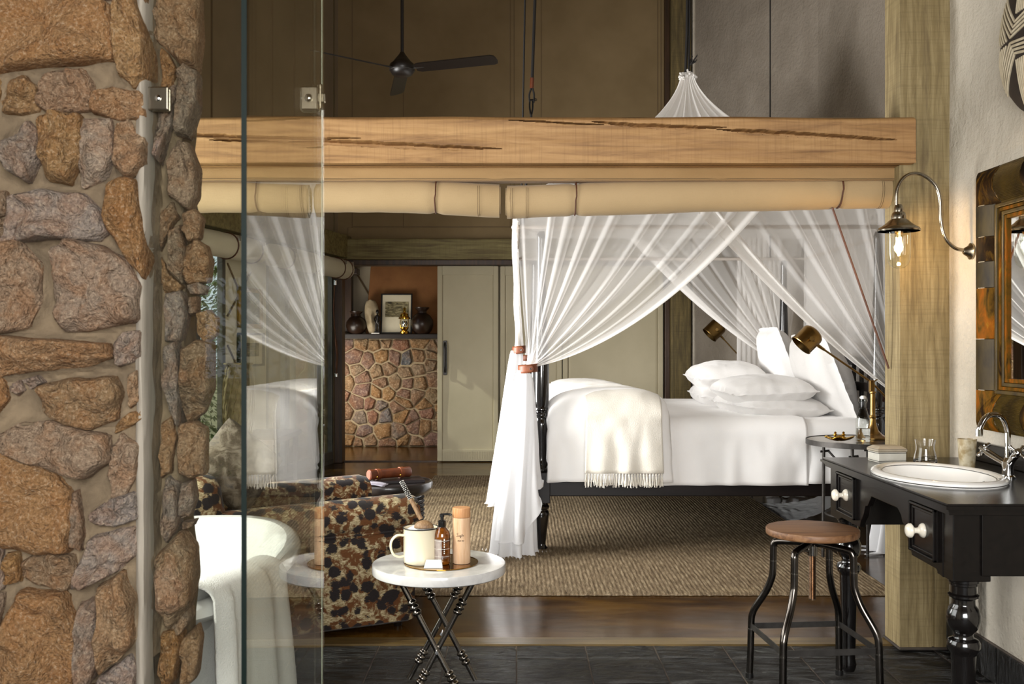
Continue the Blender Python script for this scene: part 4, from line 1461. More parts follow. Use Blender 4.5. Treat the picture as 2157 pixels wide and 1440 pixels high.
for lx in (1.345, 1.80):
    for ly in (V0 + .085, V1 - .085):
        lg = part(vn, 'leg', xf(lathe(LEGP, 32), loc=(lx, ly, 0)), 'leg_black', world=True)
        part(lg, 'leg_block', box(lx - .056, lx + .056, ly - .056, ly + .056, .6165, ZT), 'black_paint', smooth=False, world=True, bevel=.003)
# inset basin
bs = thing('wash_basin', 'white oval basin with dark line set in the washstand', 'basin', BC)


def brim(prof, n=64):
    return lathe_e(prof, n)


def lathe_e(prof, n=64, rx=0.205, ry=0.292):
    V, F = [], []
    for k, z in prof:
        for i in range(n):
            a = 2 * PI * i / n
            V.append(((rx + k) * math.cos(a), (ry + k) * math.sin(a), z))
    for i in range(len(prof) - 1):
        for j in range(n):
            F.append((i * n + j, i * n + (j + 1) % n, (i + 1) * n + (j + 1) % n, (i + 1) * n + j))
    return V, F


part(bs, 'rim', lathe_e([(0, 0), (0.003, .006), (0.002, .014), (-.006, .020), (-.018, .022), (-.030, .018), (-.038, .010)]), 'white_ceramic')
bo = lathe_e([(-.038, .010), (-.046, -.01), (-.06, -.05), (-.09, -.09), (-.13, -.11), (-.185, -.118)])
bo[0].append((0, 0, -.119))
nb = len(bo[0]) - 1
for j in range(64):
    bo[1].append((5 * 64 + j, 5 * 64 + (j + 1) % 64, nb))
part(bs, 'bowl', bo, 'white_ceramic')
part(bs, 'painted_line', tube([(.2078 * math.cos(a), .2948 * math.sin(a), .0055) for a in [2 * PI * i / 80 for i in range(80)]], .0016, 6, closed=True), 'dark_rim')
part(bs, 'painted_ring', tube([(.169 * math.cos(a), .256 * math.sin(a), .0125) for a in [2 * PI * i / 80 for i in range(80)]], .0012, 6, closed=True), 'dark_rim')
part(bs, 'overflow', xf(lathe([(.011, 0), (.011, .004), (.006, .005), (.006, .002), (0, .002)], 20), loc=(.148, -.03, -.02), rot=(0, -1.0, 0)), 'chrome')
part(bs, 'waste_pipe', cyl((0, 0, -.30), (0, 0, -.115), .02, n=20), 'chrome')
# the bottle trap of the basin hangs under the drawers
part(bs, 'trap', join(cyl((-.055, -.29, -.29), (-.055, -.29, -.20), .017, n=20), cyl((-.055, -.29, -.20), (0, 0, -.16), .012, n=14)), 'chrome')
# mixer tap
FB = Vector((1.715, 3.47, VZ))
tp = thing('basin_tap', 'chrome swan-neck basin tap with two cross handles', 'tap', FB)
part(tp, 'body', lathe([(.027, 0), (.027, .006), (.020, .012), (.018, .035), (.021, .045), (.021, .058), (.014, .066), (.0105, .072)], 28), 'chrome')
sp_ = smooth_path([(0, 0, .06), (0, 0, .14), (-.002, 0, .168), (-.018, -.004, .205), (-.05, -.010, .222), (-.085, -.017, .212), (-.106, -.021, .180), (-.110, -.022, .158)], 6)
part(tp, 'spout', tube(sp_, .0098, 16), 'chrome')
part(tp, 'aerator', cyl((-.110, -.022, .148), (-.110, -.022, .172), .0125, n=20), 'chrome')
for s, c, d in ((1, Vector((-.052, .042, .086)), Vector((-.55, .45, .50))), (-1, Vector((.004, -.052, .088)), Vector((-.10, -.70, .50)))):
    d = d.normalized()
    v = part(tp, 'valve', tube([Vector((0, 0, .045)), c], [.012, .0125], 16), 'chrome')
    u, w = frame_of(d)
    hs = [cyl(c, c + d * .022, .011, n=16), cyl(c + d * .02, c + d * .03, .0075, n=16)]
    for i in range(4):
        a = PI / 4 + i * PI / 2
        e = u * math.cos(a) + w * math.sin(a)
        hs.append(tube([c + d * .014, c + d * .014 + e * .02, c + d * .014 + e * .030, c + d * .014 + e * .034], [.0058, .0045, .0075, .005], 12))
    hh = part(v, 'cross_handle', join(*hs), 'chrome')
# things on the washstand
single('glass_tumbler', 'clear waisted glass tumbler standing on the washstand', 'glass',
       lathe([(0, 0), (.040, 0), (.044, .003), (.0445, .010), (.041, .03), (.035, .052), (.035, .068), (.0395, .092), (.0375, .092), (.033, .068), (.033, .052), (.038, .032), (.040, .016), (.036, .013), (0, .013)], 36, at=(1.607, 3.906, VZ)), 'drink_glass')
hc = single('horn_cup', 'speckled translucent horn cup on the washstand', 'cup',
            lathe([(0, 0), (.026, 0), (.0275, .003), (.0345, .110), (.032, .110), (.0255, .006), (0, .006)], 36, at=(1.698, 3.745, VZ)), 'horn_cup')
bxx = thing('trinket_box', 'small bone box with dark lines on the washstand', 'box', (1.475, 3.955, VZ), rz=0.12)
part(bxx, 'body', box(-.058, .058, -.045, .045, 0, .041), 'bone', smooth=False, bevel=.003)
part(bxx, 'dark_line', join(box(-.0585, .0585, -.0455, .0455, .0055, .0075), box(-.0585, .0585, -.0455, .0455, .036, .0385)), 'dark_rim', smooth=False)
ld = part(bxx, 'lid', ([(-.061, -.048, .0415), (.061, -.048, .0415), (.061, .048, .0415), (-.061, .048, .0415), (-.061, -.048, .053), (.061, -.048, .053), (.061, .048, .053), (-.061, .048, .053),
                        (-.045, -.032, .064), (.045, -.032, .064), (.045, .032, .064), (-.045, .032, .064)],
                       [(0, 3, 2, 1), (0, 1, 5, 4), (1, 2, 6, 5), (2, 3, 7, 6), (3, 0, 4, 7), (4, 5, 9, 8), (5, 6, 10, 9), (6, 7, 11, 10), (7, 4, 8, 11), (8, 9, 10, 11)]), 'bone_lid', smooth=False, bevel=.002)
part(ld, 'lid_line', join(box(-.0615, .0615, -.0485, .0485, .0445, .0455), box(-.0613, .0613, -.0483, .0483, .0515, .0528)), 'dark_rim', smooth=False)

# mirror in a broad frame of horn tiles
mr = thing('wall_mirror', 'large wall mirror framed in dark polished horn tiles', 'mirror', (RW - .03, 3.2, 1.0))
MYO, MYI = 3.905, 3.700           # far outer / inner edges
MYN = 2.35                        # near outer edge
MZ0, MZ1 = 0.985, 1.985
FW = MYO - MYI


def fr_prof(s):                   # bulge of the frame across its width, 0 outer edge .. 1 inner edge
    if s < 0.72:
        return 0.028 + 0.062 * math.sin(PI * (0.12 + 0.80 * s / 0.72)) ** 0.8
    return 0.05 - 0.018 * math.floor((s - 0.72) / 0.07) * .6


SS = [0, .03, .08, .16, .28, .42, .55, .65, .70, .725, .76, .765, .83, .835, .90, .905, .97, 1.0]


def frame_tile(side, a, b, ribbed):
    """side F far stile, N near stile, T top, B bottom; a..b along the side"""
    def pt(s, t):
        h = fr_prof(s) + (0.0016 * math.sin(t * 90) if False else 0)
        o = s * FW
        if side == 'F':
            return (RW - h, MYO - o, a + (b - a) * t)
        if side == 'N':
            return (RW - h, MYN + o, a + (b - a) * t)
        if side == 'T':
            return (RW - h, a + (b - a) * t, MZ1 - o)
        return (RW - h, a + (b - a) * t, MZ0 + o)
    V, F = [], []
    ts = [0, 1]
    S = [s for s in SS if s <= .70] if True else SS
    if ribbed:
        S = [i / 60 * .70 for i in range(61)]
    for t in ts:
        for i, s in enumerate(S):
            p = Vector(pt(s, t))
            if ribbed and i % 2 == 1 and 3 < i < 58:
                p.x += 0.0035
            # mitre at the corners
            if side in 'FN':
                if t == 0 and abs(a - MZ0) < 1e-6:
                    p.z = MZ0 + s * FW
                if t == 1 and abs(b - MZ1) < 1e-6:
                    p.z = MZ1 - s * FW
            else:
                if t == 0 and abs(a - MYN) < 1e-6:
                    p.y = MYN + s * FW
                if t == 1 and abs(b - MYO) < 1e-6:
                    p.y = MYO - s * FW
            V.append(p)
    n = len(S)
    for i in range(n - 1):
        F.append((i, i + 1, n + i + 1, n + i))
    return V, F


def tiles(side, cuts, rib0):
    for k, (a, b) in enumerate(zip(cuts, cuts[1:])):
        part(mr, 'horn_tile', frame_tile(side, a + (.001 if k else 0), b - (.001 if k < len(cuts) - 2 else 0), (k + rib0) % 2 == 1), 'horn_ribbed' if (k + rib0) % 2 else 'horn_tiles', world=True, smooth=0.5 if (k + rib0) % 2 else True)


tiles('F', [MZ0, 1.14, 1.335, 1.53, 1.63, 1.725, MZ1 - .14, MZ1], 0)
tiles('N', [MZ0, 1.14, 1.335, 1.53, 1.725, MZ1 - .14, MZ1], 0)
tiles('T', [MYN, 2.6, 2.83, 3.06, 3.29, 3.52, 3.72, MYO], 0)
tiles('B', [MYN, 2.6, 2.83, 3.06, 3.29, 3.52, 3.72, MYO], 0)


def sq_frame(o0, o1, h0, h1):     # square moulding ring from offset o0 to o1
    def q(o):
        return [(MYO - o, MZ0 + o), (MYO - o, MZ1 - o), (MYN + o, MZ1 - o), (MYN + o, MZ0 + o)]
    V = [(RW - h0, y, z) for y, z in q(o0)] + [(RW - h1, y, z) for y, z in q(o0)] + [(RW - h1, y, z) for y, z in q(o1)] + [(RW - h0, y, z) for y, z in q(o1)]
    F = []
    for r in range(4):
        for i in range(4):
            j = (i + 1) % 4
            F.append((r * 4 + i, r * 4 + j, ((r + 1) % 4) * 4 + j, ((r + 1) % 4) * 4 + i))
    return V, F


for k, (o0, o1, h) in enumerate(((.144, .158, .062), (.159, .172, .054), (.173, .187, .050), (.188, .203, .046))):
    part(mr, 'inner_moulding', sq_frame(o0, o1, 0.005, h), 'horn_tiles' if k % 2 else 'horn_ribbed', smooth=False, world=True, bevel=.002)
part(mr, 'frame_edge', sq_frame(-.004, .004, 0.0, .030), 'horn_tiles', smooth=False, world=True)
part(mr, 'mirror_glass', box(RW - .036, RW - .030, MYN + .20, MYO - .20, MZ0 + .20, MZ1 - .20), 'mirror_silver', smooth=False, world=True)

# swan-neck wall lamp
LP = Vector((1.572, 4.085, 0))
wlp = thing('wall_lamp', 'nickel swan-neck wall lamp with clear glass and glowing bulb', 'lamp', (RW - .01, 4.085, 1.69))
part(wlp, 'wall_rose', xf(lathe([(.034, 0), (.034, .006), (.024, .012), (.014, .03), (.010, .034), (0, .034)], 28), loc=(RW, 4.085, 1.695), rot=(0, -PI / 2, 0)), 'nickel', world=True)


def LQ(px, py):
    return P(px, py, 4.085)


arm = smooth_path([LQ(2030, 527), LQ(2010, 521), LQ(1991, 500), LQ(1982, 465), LQ(1980, 420), LQ(1970, 390), LQ(1945, 369), LQ(1920, 366), LQ(1900, 378), LQ(1889, 402), LQ(1888, 432)], 6)
part(wlp, 'arm', tube(arm, .0075, 14), 'nickel', world=True)
lc = LQ(1893, 565)
lz = lambda py: CAM_H - (py - VY) * 4.085 / FPX
LX = 1.572
s4 = 4.085 / FPX
part(wlp, 'gallery', lathe([(.010, lz(430)), (.016, lz(434)), (.019, lz(440)), (.019, lz(446)), (.026, lz(449)), (.030, lz(455)), (.030, lz(461)), (.036, lz(464)), (.038, lz(470))][::-1], 28, at=(LX, 4.085, 0)), 'nickel', world=True)
part(wlp, 'shade', lathe([(.083, lz(487)), (.085, lz(484)), (.080, lz(480)), (.066, lz(476)), (.050, lz(470)), (.038, lz(464)), (.034, lz(464)), (.048, lz(473)), (.064, lz(479)), (.083, lz(487))], 40, at=(LX, 4.085, 0)), 'nickel', world=True, label='flared nickel shade with brass inside')
part(wlp, 'shade_lining', lathe([(.078, lz(486)), (.062, lz(481)), (.046, lz(478))], 40, at=(LX, 4.085, 0)), 'bright_brass', world=True, recalc=False)
part(wlp, 'glass_jar', lathe([(.0, lz(566)), (.022, lz(564)), (.036, lz(558)), (.044, lz(548)), (.0475, lz(534)), (.0475, lz(484))], 36, at=(LX, 4.085, 0)), 'thin_glass', world=True, recalc=False)
part(wlp, 'socket', lathe([(.0, lz(480)), (.017, lz(480)), (.017, lz(490)), (.012, lz(493))][::-1], 20, at=(LX, 4.085, 0)), 'brass', world=True)
part(wlp, 'bulb', lathe([(.0, lz(541)), (.012, lz(539)), (.022, lz(530)), (.025, lz(518)), (.020, lz(505)), (.013, lz(495))], 28, at=(LX, 4.085, 0)), 'thin_glass', world=True, recalc=False)
fil = []
for k in range(6):
    a = k * PI / 3
    fil.append(tube([(LX + .011 * math.cos(a), 4.085 + .011 * math.sin(a), lz(500)), (LX + .007 * math.cos(a), 4.085 + .007 * math.sin(a), lz(529))], .0009, 6))
part(wlp, 'filament', join(*fil), 'filament', world=True)
pl_ = bpy.data.lights.new('wall_lamp_light', 'POINT')
pl_.energy = 5.0
pl_.color = (1.0, 0.62, 0.28)
pl_.shadow_soft_size = 0.02
plo = bpy.data.objects.new('wall_lamp_light', pl_)
plo.location = (LX, 4.085, lz(516))
COL.objects.link(plo)

# carved shield on the plaster wall
sh = thing('carved_shield', 'oval carved shield with raised cord zigzags on the wall', 'shield', (RW - .02, 3.515, 2.14))
SHY, SHZ, SRY, SRZ = 3.515, 2.42, 0.275, 0.285


def sh_h(y, z):
    q = (y / SRY) ** 2 + (z / SRZ) ** 2
    return 0.015 + 0.055 * math.sqrt(max(0, 1 - q))


def shf(u, v):
    a = 2 * PI * v
    y, z = SRY * u * math.cos(a), SRZ * u * math.sin(a)
    return (RW - sh_h(y, z), SHY + y, SHZ + z)


part(sh, 'board', join(grid(shf, 16, 56, cv=True), ([(RW, SHY + SRY * math.cos(a), SHZ + SRZ * math.sin(a)) for a in [2 * PI * i / 56 for i in range(56)]]
                                                   + [(RW - .015, SHY + SRY * math.cos(a), SHZ + SRZ * math.sin(a)) for a in [2 * PI * i / 56 for i in range(56)]],
                                                   [(i, (i + 1) % 56, 56 + (i + 1) % 56, 56 + i) for i in range(56)])), 'shield_dark', world=True)


def cord(pts):
    out = []
    for (y, z) in pts:
        if (y / SRY) ** 2 + (z / SRZ) ** 2 < 0.985:
            out.append(Vector((RW - sh_h(y, z) - .002, SHY + y, SHZ + z)))
    if len(out) > 1:
        part(sh, 'cord', tube(out, .0052, 6), 'shield_cord', world=True)


def seg2(a, b, n=8):
    return [(a[0] + (b[0] - a[0]) * i / n, a[1] + (b[1] - a[1]) * i / n) for i in range(n + 1)]


for sy in (1, -1):
    for k in range(4):              # chevrons up and down from the middle
        o = 0.012 + 0.0155 * k
        for sz in (1, -1):
            kx = 0.115 - 0.012 * k
            cord(seg2((0, sz * (o + .012)), (sy * kx, sz * (o - .002)), 8) + seg2((sy * kx, sz * (o - .002)), (sy * (kx + .145), sz * (o + .155 + .0)), 10)[1:])
    for k in range(5):
        o = 0.012 + 0.0135 * k
        for sz in (1, -1):
            cord(seg2((sy * o, sz * .083), (sy * (o * 0.8), sz * .26), 12))
    for k in range(4):
        for sz in (1, -1):
            cord(seg2((sy * (.150 + .022 * k), sz * .008), (sy * (.245 + .012 * k), sz * (.14 - .01 * k)), 10))

# ------------------------------------------------------------------ BEDROOM THINGS
BN, BF = 6.36, 8.60             # depth of near and far bed posts
BXF, BXH = 0.167, 2.317         # foot and head posts
bed = thing('four_poster_bed', 'black turned-post bed frame dressed in white linen', 'bed', (1.24, 7.48, 0))
FOOT = [(.030, 0), (.040, .006), (.041, .016), (.030, .030), (.028, .045), (.034, .10), (.047, .20), (.050, .235), (.046, .25), (.040, .255), (.040, .262), (.050, .268), (.052, .280), (.044, .290), (.040, .297), (.040, .305)]
SHAFT = [(.040, .50), (.046, .508), (.046, .518), (.038, .526), (.040, .536), (.046, .545), (.046, .556), (.036, .566), (.033, .58), (.036, .64), (.044, .74), (.048, .80), (.044, .825), (.038, .833),
         (.038, .842), (.048, .850), (.052, .862), (.048, .873), (.040, .880), (.040, .888), (.046, .895), (.046, .905), (.042, .912), (.047, .935), (.050, .98), (.050, 1.18), (.042, 1.30), (.036, 1.5), (.030, 1.7), (.026, 1.98), (.03, 2.0), (.02, 2.03)]
for x in (BXF, BXH):
    for yy in (BN, BF):
        p = part(bed, 'post', join(xf(lathe(SHAFT, 32), loc=(x, yy, 0)), xf(lathe(FOOT, 32), loc=(x, yy, 0))), 'leg_black', world=True)
        part(p, 'post_block', box(x - .055, x + .055, yy - .055, yy + .055, .305, .50), 'bed_black', smooth=False, world=True, bevel=.004)
for yy in (BN, BF):
    part(bed, 'side_rail', box(BXF + .05, BXH - .05, yy - .018, yy + .018, .345, .455), 'bed_black', smooth=False, world=True, bevel=.005)
    part(bed, 'rail_lip', box(BXF + .05, BXH - .05, yy - .026, yy + .020, .443, .458), 'bed_black', smooth=False, world=True, bevel=.004)
for x in (BXF, BXH):
    part(bed, 'end_rail', box(x - .018, x + .018, BN + .05, BF - .05, .345, .455), 'bed_black', smooth=False, world=True, bevel=.005)
part(bed, 'slat_base', box(BXF + .02, BXH - .02, BN + .02, BF - .02, .40, .44), 'bed_black', smooth=False, world=True)
for z in (0.86, 1.03, 1.20):
    part(bed, 'headboard_rail', box(BXH - .016, BXH + .016, BN + .04, BF - .04, z - .03, z + .03), 'bed_black', smooth=False, world=True, bevel=.004)
for k in range(14):
    yy = BN + .16 + (BF - BN - .32) * k / 13
    part(bed, 'headboard_slat', box(BXH - .010, BXH + .010, yy - .018, yy + .018, .50, 1.17), 'bed_black', smooth=False, world=True, bevel=.003)
# steel frame of the net, hung above the posts
NX0, NX1, NY0, NY1, NZ = 0.02, 2.52, 6.28, 8.68, 2.05
nf = thing('canopy_frame', 'thin grey frame hung over the bed to hold the net', 'frame', (1.27, 7.48, NZ))
for a, b in (((NX0, NY0), (NX1, NY0)), ((NX0, NY1), (NX1, NY1)), ((NX0, NY0), (NX0, NY1)), ((NX1, NY0), (NX1, NY1))):
    part(nf, 'bar', tube([(a[0], a[1], NZ), (b[0], b[1], NZ)], .013, 8), 'net_bar', world=True)


# ---------------------------------------------------------------- linen
def drape(name, label, cat, x0, x1, ztop, drop, mat, nu=60, nv=110, puff=0.0, yfar=None, off=0.0, wr=0.006, xr=0.06, thick=0.008, farhang=0.25, slant=None, flare=0.02, hangx=None, top=True):
    """cloth lying across the bed from the far side over the near edge; v runs far -> near -> down"""
    yf = BF + 0.02 if yfar is None else yfar
    yn = BN - 0.012 - off
    R = 0.09 + off
    Ltop = (yn + R) - 0 - (yf - R)
    Lt = (yf - R) - (yn + R)
    L = farhang + R * 1.57 + Lt + R * 1.57 + drop

    def f(u, v):
        s = v * L
        X = x0 + (x1 - x0) * u
        pu = puff * (max(0.0, 1 - abs(2 * u - 1) ** 3.0)) ** 0.5 if puff else 0
        zt = ztop + off
        w = wr * (nz(X * 5, s * 4, 1) + 0.6 * nz(X * 13, s * 9, 3))
        if s < farhang:
            Y, Z = yf, zt - R - (farhang - s)
        elif s < farhang + R * 1.57:
            a = (s - farhang) / R
            Y, Z = yf - R + R * math.cos(a), zt - R + R * math.sin(a)
        elif s < farhang + R * 1.57 + Lt:
            t = (s - farhang - R * 1.57)
            Y, Z = yf - R - t, zt + w
        elif s < farhang + R * 3.14 + Lt:
            a = (s - farhang - R * 1.57 - Lt) / R
            Y, Z = yn + R - R * math.sin(a), zt - R + R * math.cos(a)
        else:
            h = s - farhang - R * 3.14 - Lt
            Y, Z = yn + w * 1.5 - flare * h / max(drop, .01) + 0.010 * math.sin(X * 26 + 3 * nz(X * 3, 2)) * h / max(drop, .01), zt - R - h
            if hangx:
                X += hangx(u, h / drop)
        if pu and Z > .5:
            Z += pu * (1.0 if Y > yn + R else max(0.0, (Z - zt + R + .3) / .3) if Z < zt else 1.0)
            if Y < yn + R:
                Y -= pu * 0.5 * max(0.0, min(1.0, (Z - .5) / .25))
        return (X, Y, Z)
    return single(name, label, cat, grid(f, nu, nv), mat, solid=thick, recalc=False)


def mattress_f(u, v):
    return None


single('mattress', 'white sheeted mattress on the black bed frame', 'mattress', box(BXF + .07, BXH - .045, BN + .03, BF - .03, .441, .812), 'bed_linen', bevel=.06, smooth=True)
# sheet at the head end, hanging over the near side
drape('bed_sheet', 'smooth white bottom sheet at the pillow end of the bed', 'sheet', 1.60, 2.27, .818, .30, 'bed_linen', nu=40, off=.004, wr=.006)
drape('bed_cover', 'white coverlet over the middle of the bed', 'bedspread', .70, 1.86, .822, .315, 'bed_linen', nu=70, off=.014, wr=.006, flare=.012)
drape('duvet', 'puffy white duvet folded across the foot of the bed', 'duvet', .225, .955, .845, .31, 'bed_linen', nu=50, off=.04, puff=.085, wr=.012, flare=.03, thick=.03,
      hangx=lambda u, h: (u - .5) * .06 * h)


# throw: follows the duvet, with knotted fringe
def throw_f(u, v):
    yf, yn, R = BF - .35, BN - .165, .17
    zt = .845 + .062 + .112
    Lt = yf - (yn + R)
    L = Lt + R * 1.57 + .335
    s = v * L
    k = min(1.0, s / Lt) if s < Lt else 1.0
    x0 = .30 + .14 * k ** 2
    x1 = .78 + .13 * k
    X = x0 + (x1 - x0) * u
    w = .006 * (nz(X * 6, s * 4, 8) + .5 * nz(X * 15, s * 9, 3))
    crown = -.05 * abs(2 * u - 1) ** 3
    if s < Lt:
        return (X, yf - s, zt + w + crown * .6)
    if s < Lt + R * 1.57:
        a = (s - Lt) / R
        return (X, yn + R - R * math.sin(a) - .02 * math.sin(a), zt - R + R * math.cos(a) + w + crown * .6 * math.cos(a))
    h = s - Lt - R * 1.57
    return (X + (u - .5) * .05 * h, yn - .02 + w * 1.6 - .035 * h + .008 * math.sin(u * 20) * h * 3 + .012 * abs(2 * u - 1) ** 2, zt - R - h)


tw = thing('throw_blanket', 'cream wool throw with knotted fringe over the folded duvet', 'blanket', (.66, 7.2, .5))
part(tw, 'weave', grid(throw_f, 50, 100), 'throw_wool', solid=.009, world=True, recalc=False)
nb_ = 26
for k in range(nb_):
    u = (k + .5) / nb_
    p = Vector(throw_f(u, 1.0)) + Vector((0, -.004, 0))
    tas = []
    for j in range(5):
        dx, dy = random.uniform(-.006, .006), random.uniform(-.006, .004)
        le = random.uniform(.068, .09)
        pts = [p + Vector((0, 0, .006)), p + Vector((dx * .3, dy * .3, -.012)), p + Vector((dx * .6, dy, -.03)), p + Vector((dx * 1.3, dy, -.05)), p + Vector((dx * 1.8 + random.uniform(-.003, .003), dy, -le))]
        tas.append(tube(smooth_path(pts, 3), .0027, 5))
    tas.append(xf(lathe([(0, -.006), (.0055, -.003), (.0062, 0), (.0055, .003), (0, .006)], 8), loc=p + Vector((0, -.002, -.010))))
    part(tw, 'tassel', join(*tas), 'throw_wool', world=True)


def pillow(name, label, c, w, h, t, rot, group=None, mat='pillow_linen', flange=.022, seed=0):
    from mathutils import Euler
    M = Matrix.Translation(c) @ Euler(rot).to_matrix().to_4x4()
    n = 34
    V, F = [], []
    for side in (1, -1):
        for i in range(n + 1):
            for j in range(n + 1):
                u, v = 2 * i / n - 1, 2 * j / n - 1
                uu, vv = abs(u), abs(v)
                fw, fh = 1 - flange * 2 / w, 1 - flange * 2 / h
                a, b = min(1, uu / fw), min(1, vv / fh)
                th = t / 2 * (max(0, 1 - a ** 2.6) * max(0, 1 - b ** 2.6)) ** 0.46
                wr = .010 * nz(u * 2.2 + seed, v * 2.2, side) + .006 * nz(u * 5 + seed, v * 5, side * 2) + .004 * nz(u * 11, v * 11 + seed)
                edge = max(uu, vv)
                if edge > min(fw, fh):
                    wr = .012 * nz(u * 6 + seed, v * 6, 3)
                pin = 1 - .05 * (1 - vv ** 2) * uu ** 4
                pin2 = 1 - .05 * (1 - uu ** 2) * vv ** 4
                z = side * (th + .0015) + wr * (1 if th > .004 else .7) * (1 if side > 0 or th > .004 else 1)
                cr_ = 1 - .075 * (uu * vv) ** 3
                V.append(M @ Vector((u * w / 2 * pin * cr_, v * h / 2 * pin2 * cr_, z)))
        o = 0 if side == 1 else (n + 1) ** 2
        for i in range(n):
            for j in range(n):
                q = (o + i * (n + 1) + j, o + (i + 1) * (n + 1) + j, o + (i + 1) * (n + 1) + j + 1, o + i * (n + 1) + j + 1)
                F.append(q if side == 1 else q[::-1])
    m1 = n + 1
    o = m1 * m1
    ring = [i * m1 for i in range(n)] + [n * m1 + j for j in range(n)] + [i * m1 + n for i in range(n, 0, -1)] + [j for j in range(n, 0, -1)]
    for k in range(len(ring)):
        a, b = ring[k], ring[(k + 1) % len(ring)]
        F.append((a, b, o + b, o + a))
    return single(name, label, 'pillow', (V, F), mat, smooth=1.3, group=group)


def bp(px, py, D):
    return P(px, py, D)


# sleeping pillows, two by two, flat on the bed; euro pillows against the headboard
pillow('pillow', 'flat white sleeping pillow under the stack nearer the washstand', (1.77, 6.98, .885), .64, .92, .19, (0, .05, .10), seed=1)
pillow('pillow', 'plump white sleeping pillow on top of the stack nearer the washstand', (1.71, 6.95, .995), .60, .86, .20, (.02, -.04, .06), seed=5)
pillow('pillow', 'flat white sleeping pillow under the stack nearer the canvas doors', (1.72, 8.02, .90), .62, .92, .22, (0, .05, -.06), seed=9)
pillow('pillow', 'plump white sleeping pillow on top of the stack nearer the canvas doors', (1.68, 8.0, 1.06), .60, .86, .23, (.02, -.04, -.03), seed=13)
pillow('pillow', 'large square white pillow on the headboard behind the brighter reading lamp', (2.12, 6.86, 1.09), .66, .70, .28, (0, 1.18, .05), seed=17, flange=.03)
pillow('pillow', 'large square white pillow on the headboard beside the black bedpost', (2.10, 7.82, 1.13), .70, .74, .26, (0, 1.20, -.04), seed=21, flange=.03)

# ---------------------------------------------------------------- mosquito net
CROWN = Vector((1.29, 7.48, 3.34))
NTOP = NZ + .18                 # eave of the net, above the bars it is tied to
net = thing('mosquito_net', 'white mosquito net tied back around the four-poster bed', 'net', (1.27, 7.48, 0))


def roof(u, v):
    per = [(NX0 - .02, NY0 - .03), (NX1 + .02, NY0 - .03), (NX1 + .02, NY1 + .03), (NX0 - .02, NY1 + .03), (NX0 - .02, NY0 - .03)]
    k = min(3, int(u * 4))
    t = u * 4 - k
    e = (per[k][0] + (per[k + 1][0] - per[k][0]) * t, per[k][1] + (per[k + 1][1] - per[k][1]) * t)
    a = u * 2 * PI
    h = v ** 1.62
    rip = 1 + (.13 * math.sin(u * 2 * PI * 34 + 2 * nz(u * 20)) * (1 - v) ** 1.2)
    r0 = .035
    x = CROWN.x + (e[0] - CROWN.x) * (r0 / 1.2 + (1 - r0 / 1.2) * h) * (1 + (rip - 1) * (1 - h))
    yy = CROWN.y + (e[1] - CROWN.y) * (r0 / 1.2 + (1 - r0 / 1.2) * h) * (1 + (rip - 1) * (1 - h))
    return (x, yy, CROWN.z + (NTOP - CROWN.z) * v + .010 * math.sin(u * 2 * PI * 22) * v * (1 - v) * 3)


part(net, 'canopy_roof', grid(roof, 480, 26, cu=True), 'net_hem', smooth=1.5, world=True, recalc=False)
fr_ = []
for k in range(40):
    a = random.uniform(0, 2 * PI)
    r = random.uniform(.02, .075)
    z = CROWN.z + .02 - r * 0.9 + random.uniform(-.01, .02)
    c = Vector((CROWN.x + r * math.cos(a), CROWN.y + r * math.sin(a), z))
    fr_.append(tube([c + Vector((random.uniform(-.012, .012), random.uniform(-.012, .012), random.uniform(-.012, .012))) for _ in range(4)], .006, 5))
part(net, 'frill', join(*fr_), 'net_hem', world=True)


def panel(T0, T1, tie, folds, sag, seed, name='curtain', amp=.022, nu=None, mat='net_sheer', out=Vector((0, -1, 0)), u0=0.0, u1=1.0, lift=0.0, gat=.045):
    T0, T1, tie = Vector(T0), Vector(T1), Vector(tie)
    nu = nu or int(folds * 26)
    along = (T1 - T0).normalized()

    def f(uu, v):
        u = u0 + (u1 - u0) * uu
        ph = 2 * PI * folds * u + 4.2 * nz(u * 4 + seed, seed) + 1.6 * nz(u * 13, seed)
        top = T0.lerp(T1, u)
        t = v
        d = (tie - top).length
        C = top.lerp(tie, .52) + Vector((0, 0, -sag * (abs((top - tie).dot(along)) ** 1.15)))
        p = top * (1 - t) ** 2 + C * (2 * t * (1 - t)) + tie * t * t
        am = amp * (.55 + .45 * math.sin(PI * min(1, t * 1.1))) * (1 - t) ** .5 + .004
        am *= .7 + .6 * abs(nz(u * 9 + seed * 2, 4))
        ridge = max(0.0, math.cos(ph)) ** 3
        p = p + out * (am * (1.5 * ridge - .3) + lift + .014 * nz(u * 4, t * 3, seed))
        p = p + along * (am * .8 * math.sin(ph) * max(0.0, math.cos(ph)) * (1 - .5 * t) * min(1.0, (1 - u) * 12, u * 12 + .2))
        # bunching at the tie
        q = t ** 6
        p = p + (along * math.cos(ph) + out * math.sin(ph)) * gat * .6 * q * (.4 + .6 * abs(nz(u * 30, seed)))
        return p
    return part(net, name, grid(f, nu, 46), mat, smooth=1.5, world=True, recalc=False)


